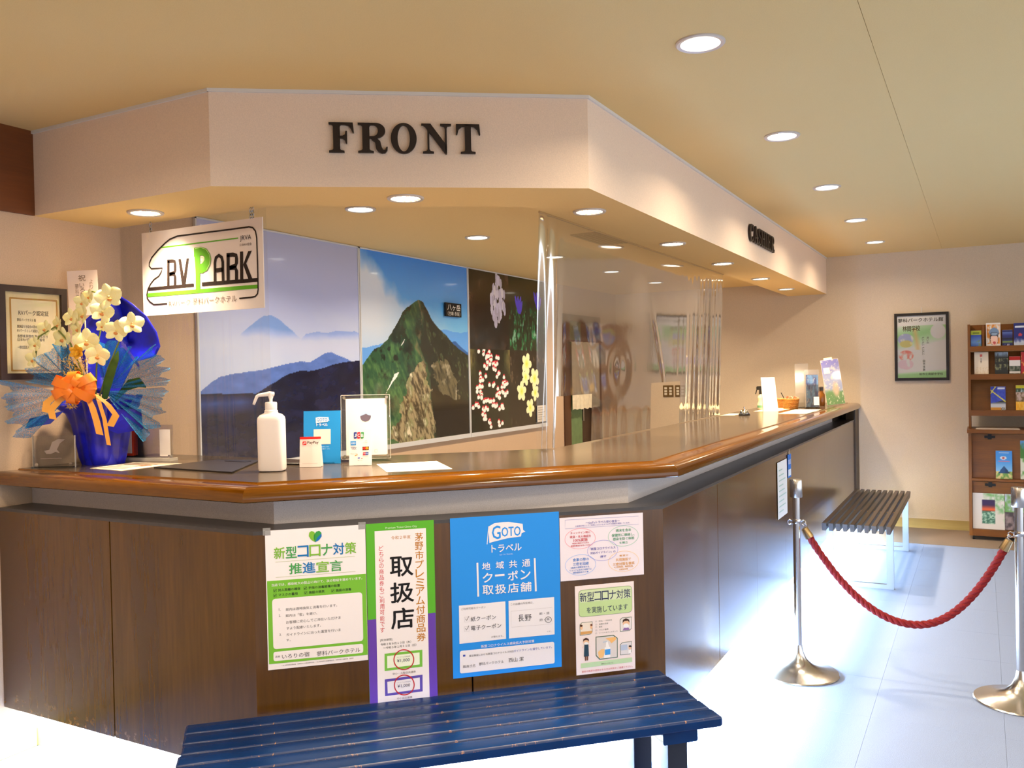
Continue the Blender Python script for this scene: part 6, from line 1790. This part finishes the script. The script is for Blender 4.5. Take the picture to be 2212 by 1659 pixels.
def br_dark(U, V):
    n = fbm(U * 9, V * 9)
    c = mixc(np.zeros(U.shape + (3,)) + (40, 44, 48), (150, 172, 196), np.clip((V - 0.78) * 6, 0, 1) * n * 2)
    c = mixc(c, (150, 152, 110), (n - 0.45) * 4 * ((V > 0.3) & (V < 0.52) | (V > 0.62) & (V < 0.75))); return mixc(c, (180, 150, 90), np.clip(1 - abs(V - 0.1) / 0.03, 0, 1) * (abs(U - 0.5) < 0.35))
def br_red(U, V):
    n = fbm(U * 9, V * 9)
    c = np.where((V > 0.82)[..., None], (196, 36, 40), np.zeros(U.shape + (3,)) + (238, 234, 232))
    return np.where(((abs(V - 0.42) < 0.13) | (abs(V - 0.12) < 0.08))[..., None], mixc(np.zeros_like(c) + (60, 74, 60), (150, 150, 140), (n - 0.4) * 3), c)
def br_redside(U, V): return mixc(np.zeros(U.shape + (3,)) + (186, 36, 54), (236, 190, 90), (fbm(U * 6, V * 6) - 0.58) * 8)
def br_cross(U, V):
    n = fbm(U * 6, V * 9)
    c = mixc(np.zeros(U.shape + (3,)) + (48, 66, 176), (90, 110, 200), (n - 0.4) * 2)
    c = np.where(below(U, V, [(0, 0.36), (0.4, 0.40), (0.75, 0.47), (1, 0.42)])[..., None], mixc(np.zeros_like(c) + (40, 48, 60), (200, 204, 216), np.clip((0.42 - V) * 9, 0, 1)), c)
    c = np.where((V < 0.2)[..., None], (214, 150, 60), c); c = np.where(((V < 0.09) & (U < 0.7))[..., None], (226, 220, 214), c); c = np.where(((V < 0.19) & (U > 0.7))[..., None], np.where((np.sin((U + V) * 60) > 0)[..., None], (40, 40, 50), (226, 226, 230)), c)
    for (a, b_) in (((0, 0.86), (1, 0.42)), ((0.02, 0.75), (0.34, 1.0))):
        d = abs((b_[0] - a[0]) * (a[1] - V) - (a[0] - U) * (b_[1] - a[1])) / math.hypot(b_[0] - a[0], b_[1] - a[1])
        c = np.where(((d < 0.022) & (V > 0.4))[..., None], (226, 214, 60), c)
    return np.where(((abs(V - 0.93) < 0.025) & (U > 0.45) & (U < 0.95))[..., None], (226, 232, 246), c)
def br_gold(U, V):
    n = fbm(U * 8, V * 8)
    c = mixc(np.zeros(U.shape + (3,)) + (240, 170, 40), (250, 200, 90), (n - 0.4) * 3)
    c = np.where((V > 0.4)[..., None], mixc(np.zeros_like(c) + (196, 170, 160), (110, 84, 50), (n - 0.45) * 5), c); c = np.where((V > 0.75)[..., None], mixc(np.zeros_like(c) + (60, 80, 60), (170, 190, 200), (n - 0.45) * 5), c)
    return np.where((V > 0.9)[..., None], (206, 196, 50), c)
def br_tent(U, V):
    n = fbm(U * 6, V * 6)
    c = mixc(np.zeros(U.shape + (3,)) + (70, 150, 226), (150, 200, 236), (0.7 - V) * 2)
    c = np.where((blob(U, V, 0.46, 0.75, 0.2, 0.06) < 1)[..., None], (236, 236, 244), c); c = np.where((blob(U, V, 0.46, 0.745, 0.08, 0.04) < 1)[..., None], (190, 60, 60), c)
    c = np.where(((abs(V - 0.62) < 0.012) & (abs(U - 0.5) < 0.35))[..., None], (206, 90, 100), c); c = np.where(((abs(V - 0.93) < 0.012) & (abs(U - 0.5) < 0.3))[..., None], (206, 220, 240), c)
    c = np.where((V < 0.26)[..., None], mixc(np.zeros_like(c) + (226, 206, 140), (110, 150, 70), (n - 0.45) * 6), c)
    return np.where(((V < 0.47) & (V > 0.2) & (abs(U - 0.5) < (0.47 - V) * 1.35))[..., None], mixc(np.zeros_like(c) + (34, 70, 110), (24, 50, 84), (U - 0.5) * 9), c)
def br_green(U, V):
    n = fbm(U * 6, V * 6)
    c = mixc(np.zeros(U.shape + (3,)) + (90, 150, 200), (70, 120, 50), np.clip((0.95 - V) * 6 + (n - 0.5) * 3, 0, 1) * (V > 0.55)); return np.where((V < 0.55)[..., None], mixc(np.zeros_like(c) + (226, 226, 210), (110, 160, 80), (n - 0.5) * 5), c)
def br_album(U, V):
    n, n2 = fbm(U * 8, V * 8), fbm(U * 22, V * 30)
    c = np.zeros(U.shape + (3,)) + (238, 232, 230)
    c = mixc(c, (130, 186, 120), (n - 0.38) * 4 * np.clip((U + V - 1.15) * 3, 0, 1))
    ph = (abs(U - 0.5) < 0.215) & (V > 0.16) & (V < 0.82)
    top = mixc(mixc(np.zeros_like(c) + (52, 28, 74), (226, 96, 50), (0.68 - V) * 9), (30, 20, 30), np.clip((0.53 - V) * 30, 0, 1))
    low = mixc(np.zeros_like(c) + (60, 110, 90), (190, 220, 200), (n2 - 0.45) * 5)
    return np.where(ph[..., None], np.where((V > 0.49)[..., None], top, low), c)
def br_photo(U, V):
    n = fbm(U * 5, V * 7)
    c = mixc(np.zeros(U.shape + (3,)) + (196, 204, 226), (110, 160, 84), (n - 0.35) * 4 * (V > 0.5)); return np.where((V < 0.5)[..., None], mixc(np.zeros_like(c) + (150, 130, 130), (70, 60, 64), (n - 0.4) * 4), c)
BRO = [(-0.073, 0.006, 1.636, 1.773, br_lake, 'small blue lake leaflet with a yellow green band at the top left of the rack'), (0.041, 0.147, 1.637, 1.834, br_skier, 'white and orange leaflet with a face in ski goggles'),
       (0.160, 0.234, 1.634, 1.770, br_night, 'small dark blue night view leaflet right of the ski leaflet'), (0.243, 0.345, 1.630, 1.825, br_resort, 'dark blue snow resort leaflet at the right of the top row'),
       (-0.049, 0.056, 1.401, 1.590, br_cream, 'cream leaflet with a red seal in the second row'), (0.103, 0.201, 1.399, 1.586, br_dark, 'dark leaflet with garden photographs in the second row'),
       (0.208, 0.288, 1.397, 1.548, br_red, 'small white leaflet with a red top in the second row'), (0.293, 0.385, 1.398, 1.584, br_redside, 'red leaflet at the right of the second row'),
       (0.069, 0.179, 1.103, 1.298, br_cross, 'blue leaflet with crossing yellow lines in the third row'), (0.253, 0.360, 1.100, 1.307, br_gold, 'golden yellow leaflet at the right of the third row'),
       (0.101, 0.221, 0.564, 0.759, br_tent, 'light blue leaflet with a dark tent standing on the upper flap'), (0.280, 0.388, 0.566, 0.847, br_green, 'green landscape brochure at the right of the upper flap'),
       (-0.074, 0.162, 0.100, 0.396, br_album, 'large white album with a sunset picture on the lower flap'), (0.165, 0.325, 0.103, 0.397, br_photo, 'large photo brochure right of the white album on the lower flap')]
for (xa, xb, za, zb2, fn, lab) in BRO:
    w, h = xb - xa, zb2 - za
    upper = za > 1.0
    y_ = 8.328 if upper else 8.317
    base_z = za - (0.024 if upper else (0.040 if za > 0.5 else 0.006))
    lip_top = za
    o = thing('brochure', lab, 'brochure', matrix=frame(((xa + xb) / 2, y_, base_z), (1, 0, 0)) @ Matrix.Rotation(-0.06 if upper else -0.02, 4, 'X'), group='brochures in the rack')
    hh = h + (za - base_z)
    MB().box(-w / 2, w / 2, 0, hh, -0.006, 0).build('pages', flat((226, 222, 216)), o)
    picture('cover_print', o, w, hh - 0.001, 30, 44, fn, 0.0006, pic_m)
o = thing('paper_stack', 'thin stack of leaflets lying on the rack table board', 'paper', (0.12, 8.36, 0.9385))
for k in range(3):
    MB().box(-0.165 + 0.006 * k, 0.16 - 0.004 * k, -0.07, 0.07, 0.003 * k, 0.003 * k + 0.0028).build('leaflet', flat([(214, 200, 186), (226, 214, 204), (206, 190, 178)][k]), o)

# ================================================================== framed poster on the far wall
o = thing('framed_poster', 'black framed school poster hanging on the far wall', 'poster', matrix=frame((-0.474, FY - 0.002, 1.349), (1, 0, 0)))
pw, ph_ = 0.449, 0.616
fm = MB()
for a in ((-pw / 2, -pw / 2 + 0.024, 0, ph_), (pw / 2 - 0.024, pw / 2, 0, ph_), (-pw / 2 + 0.024, pw / 2 - 0.024, 0, 0.024), (-pw / 2 + 0.024, pw / 2 - 0.024, ph_ - 0.024, ph_)):
    fm.box(a[0], a[1], a[2], a[3], 0, 0.02)
fm.build('frame', mat('black_frame', (34, 28, 26), 0.35), o)
def school(U, V):
    n, n2 = fbm(U * 3, V * 3), fbm(U * 9, V * 9)
    c = np.zeros(U.shape + (3,)) + (214, 222, 218)
    c = mixc(c, (150, 200, 140), np.clip(1 - abs(V - 0.72 - 0.15 * (U - 0.5)) / 0.22, 0, 1) * 1.1 * (V < 0.84) + np.clip((0.09 + 0.05 * U - V) * 20, 0, 1))
    c = mixc(c, (214, 178, 110), np.clip(1 - abs(U - 0.42 - 0.2 * (0.5 - V)) / 0.08, 0, 1) * 0.7 * (V > 0.45) * (V < 0.8))
    for (x, y, rx, ry, col) in ((0.17, 0.62, 0.17, 0.10, (160, 170, 206)), (0.18, 0.55, 0.14, 0.06, (196, 190, 120)), (0.18, 0.36, 0.16, 0.09, (214, 120, 110)), (0.17, 0.22, 0.17, 0.09, (220, 190, 200)), (0.82, 0.48, 0.16, 0.09, (226, 226, 230)), (0.82, 0.26, 0.16, 0.1, (214, 222, 214)), (0.84, 0.74, 0.16, 0.12, (236, 238, 240))):
        k = np.clip((1 - blob(U, V, x, y, rx, ry)) * 6, 0, 1)
        c = c * (1 - k[..., None]) + mixc(np.zeros_like(c) + np.array(col), (246, 246, 246), (n2 - 0.5) * 4) * k[..., None]
    return np.clip(np.where((V > 0.9)[..., None], (232, 232, 230), c) * 1.18, 0, 250)
MB().box(-pw / 2 + 0.02, pw / 2 - 0.02, 0.02, ph_ - 0.02, 0.001, 0.006).build('poster_board', flat((226, 226, 224)), o)
picture('poster_print', o, pw - 0.048, ph_ - 0.048, 90, 124, school, 0.0066, pic_m, y0=0.024)
pr = Print(o, pw, ph_, [(158, 102), (507, 100), (507, 535), (158, 535)], 0.0072)
pr.text('蓼科パークホテル館', (182, 160), (472, 132), (40, 44, 40), 0.02); pr.text('林間学校', (212, 218), (325, 182), (90, 70, 30), 0.02)
for yy in (255, 285, 320, 345): pr.vtext('楽しい', (336, yy), (350, yy), (336, yy + 26), (350, yy + 26), (60, 80, 60), 0)
pr.vtext('自然体験', (340, 400), (354, 400), (340, 475), (354, 475), (60, 80, 60), 0.01); pr.vtext('思い出', (366, 255), (380, 255), (366, 300), (380, 300), (90, 90, 90), 0)
pr.text('柏市立南部中学校', (316, 500), (466, 487), (50, 60, 50), 0.01)
pr.done()
MB().box(-pw / 2 + 0.022, pw / 2 - 0.022, 0.022, ph_ - 0.022, 0.0125, 0.0135).build('glass', film('poster_glass', haze=0.015, rough=0.03, refl=0.6, bump=0.2), o)
MB().box(0.0, 0.006, ph_ - 0.005, ph_ + 0.05, 0.0, 0.004).build('hanger', white_trim, o)

# switches on the far office wall
plate_m = mat('switch_plate', (120, 96, 60), 0.4, 0.6)
for x_, lab in ((-2.872, 'brass switch plate on the far office wall, left of the pair'), (-2.742, 'brass switch plate on the far office wall, right of the pair')):
    o = thing('switch_plate', lab, 'light switch', matrix=frame((x_, FY - 0.001, 1.208), (1, 0, 0)), group='wall switch plates')
    MB().rbox(-0.056, 0.056, 0, 0.12, 0, 0.006, 0.005, 'z').build('plate', plate_m, o)
    for cx in (-0.026, 0.026):
        for cy in (0.03, 0.06, 0.09):
            MB().box(cx - 0.014, cx + 0.014, cy - 0.011, cy + 0.011, 0.006, 0.010).build('switch', flat((222, 214, 196)), o)
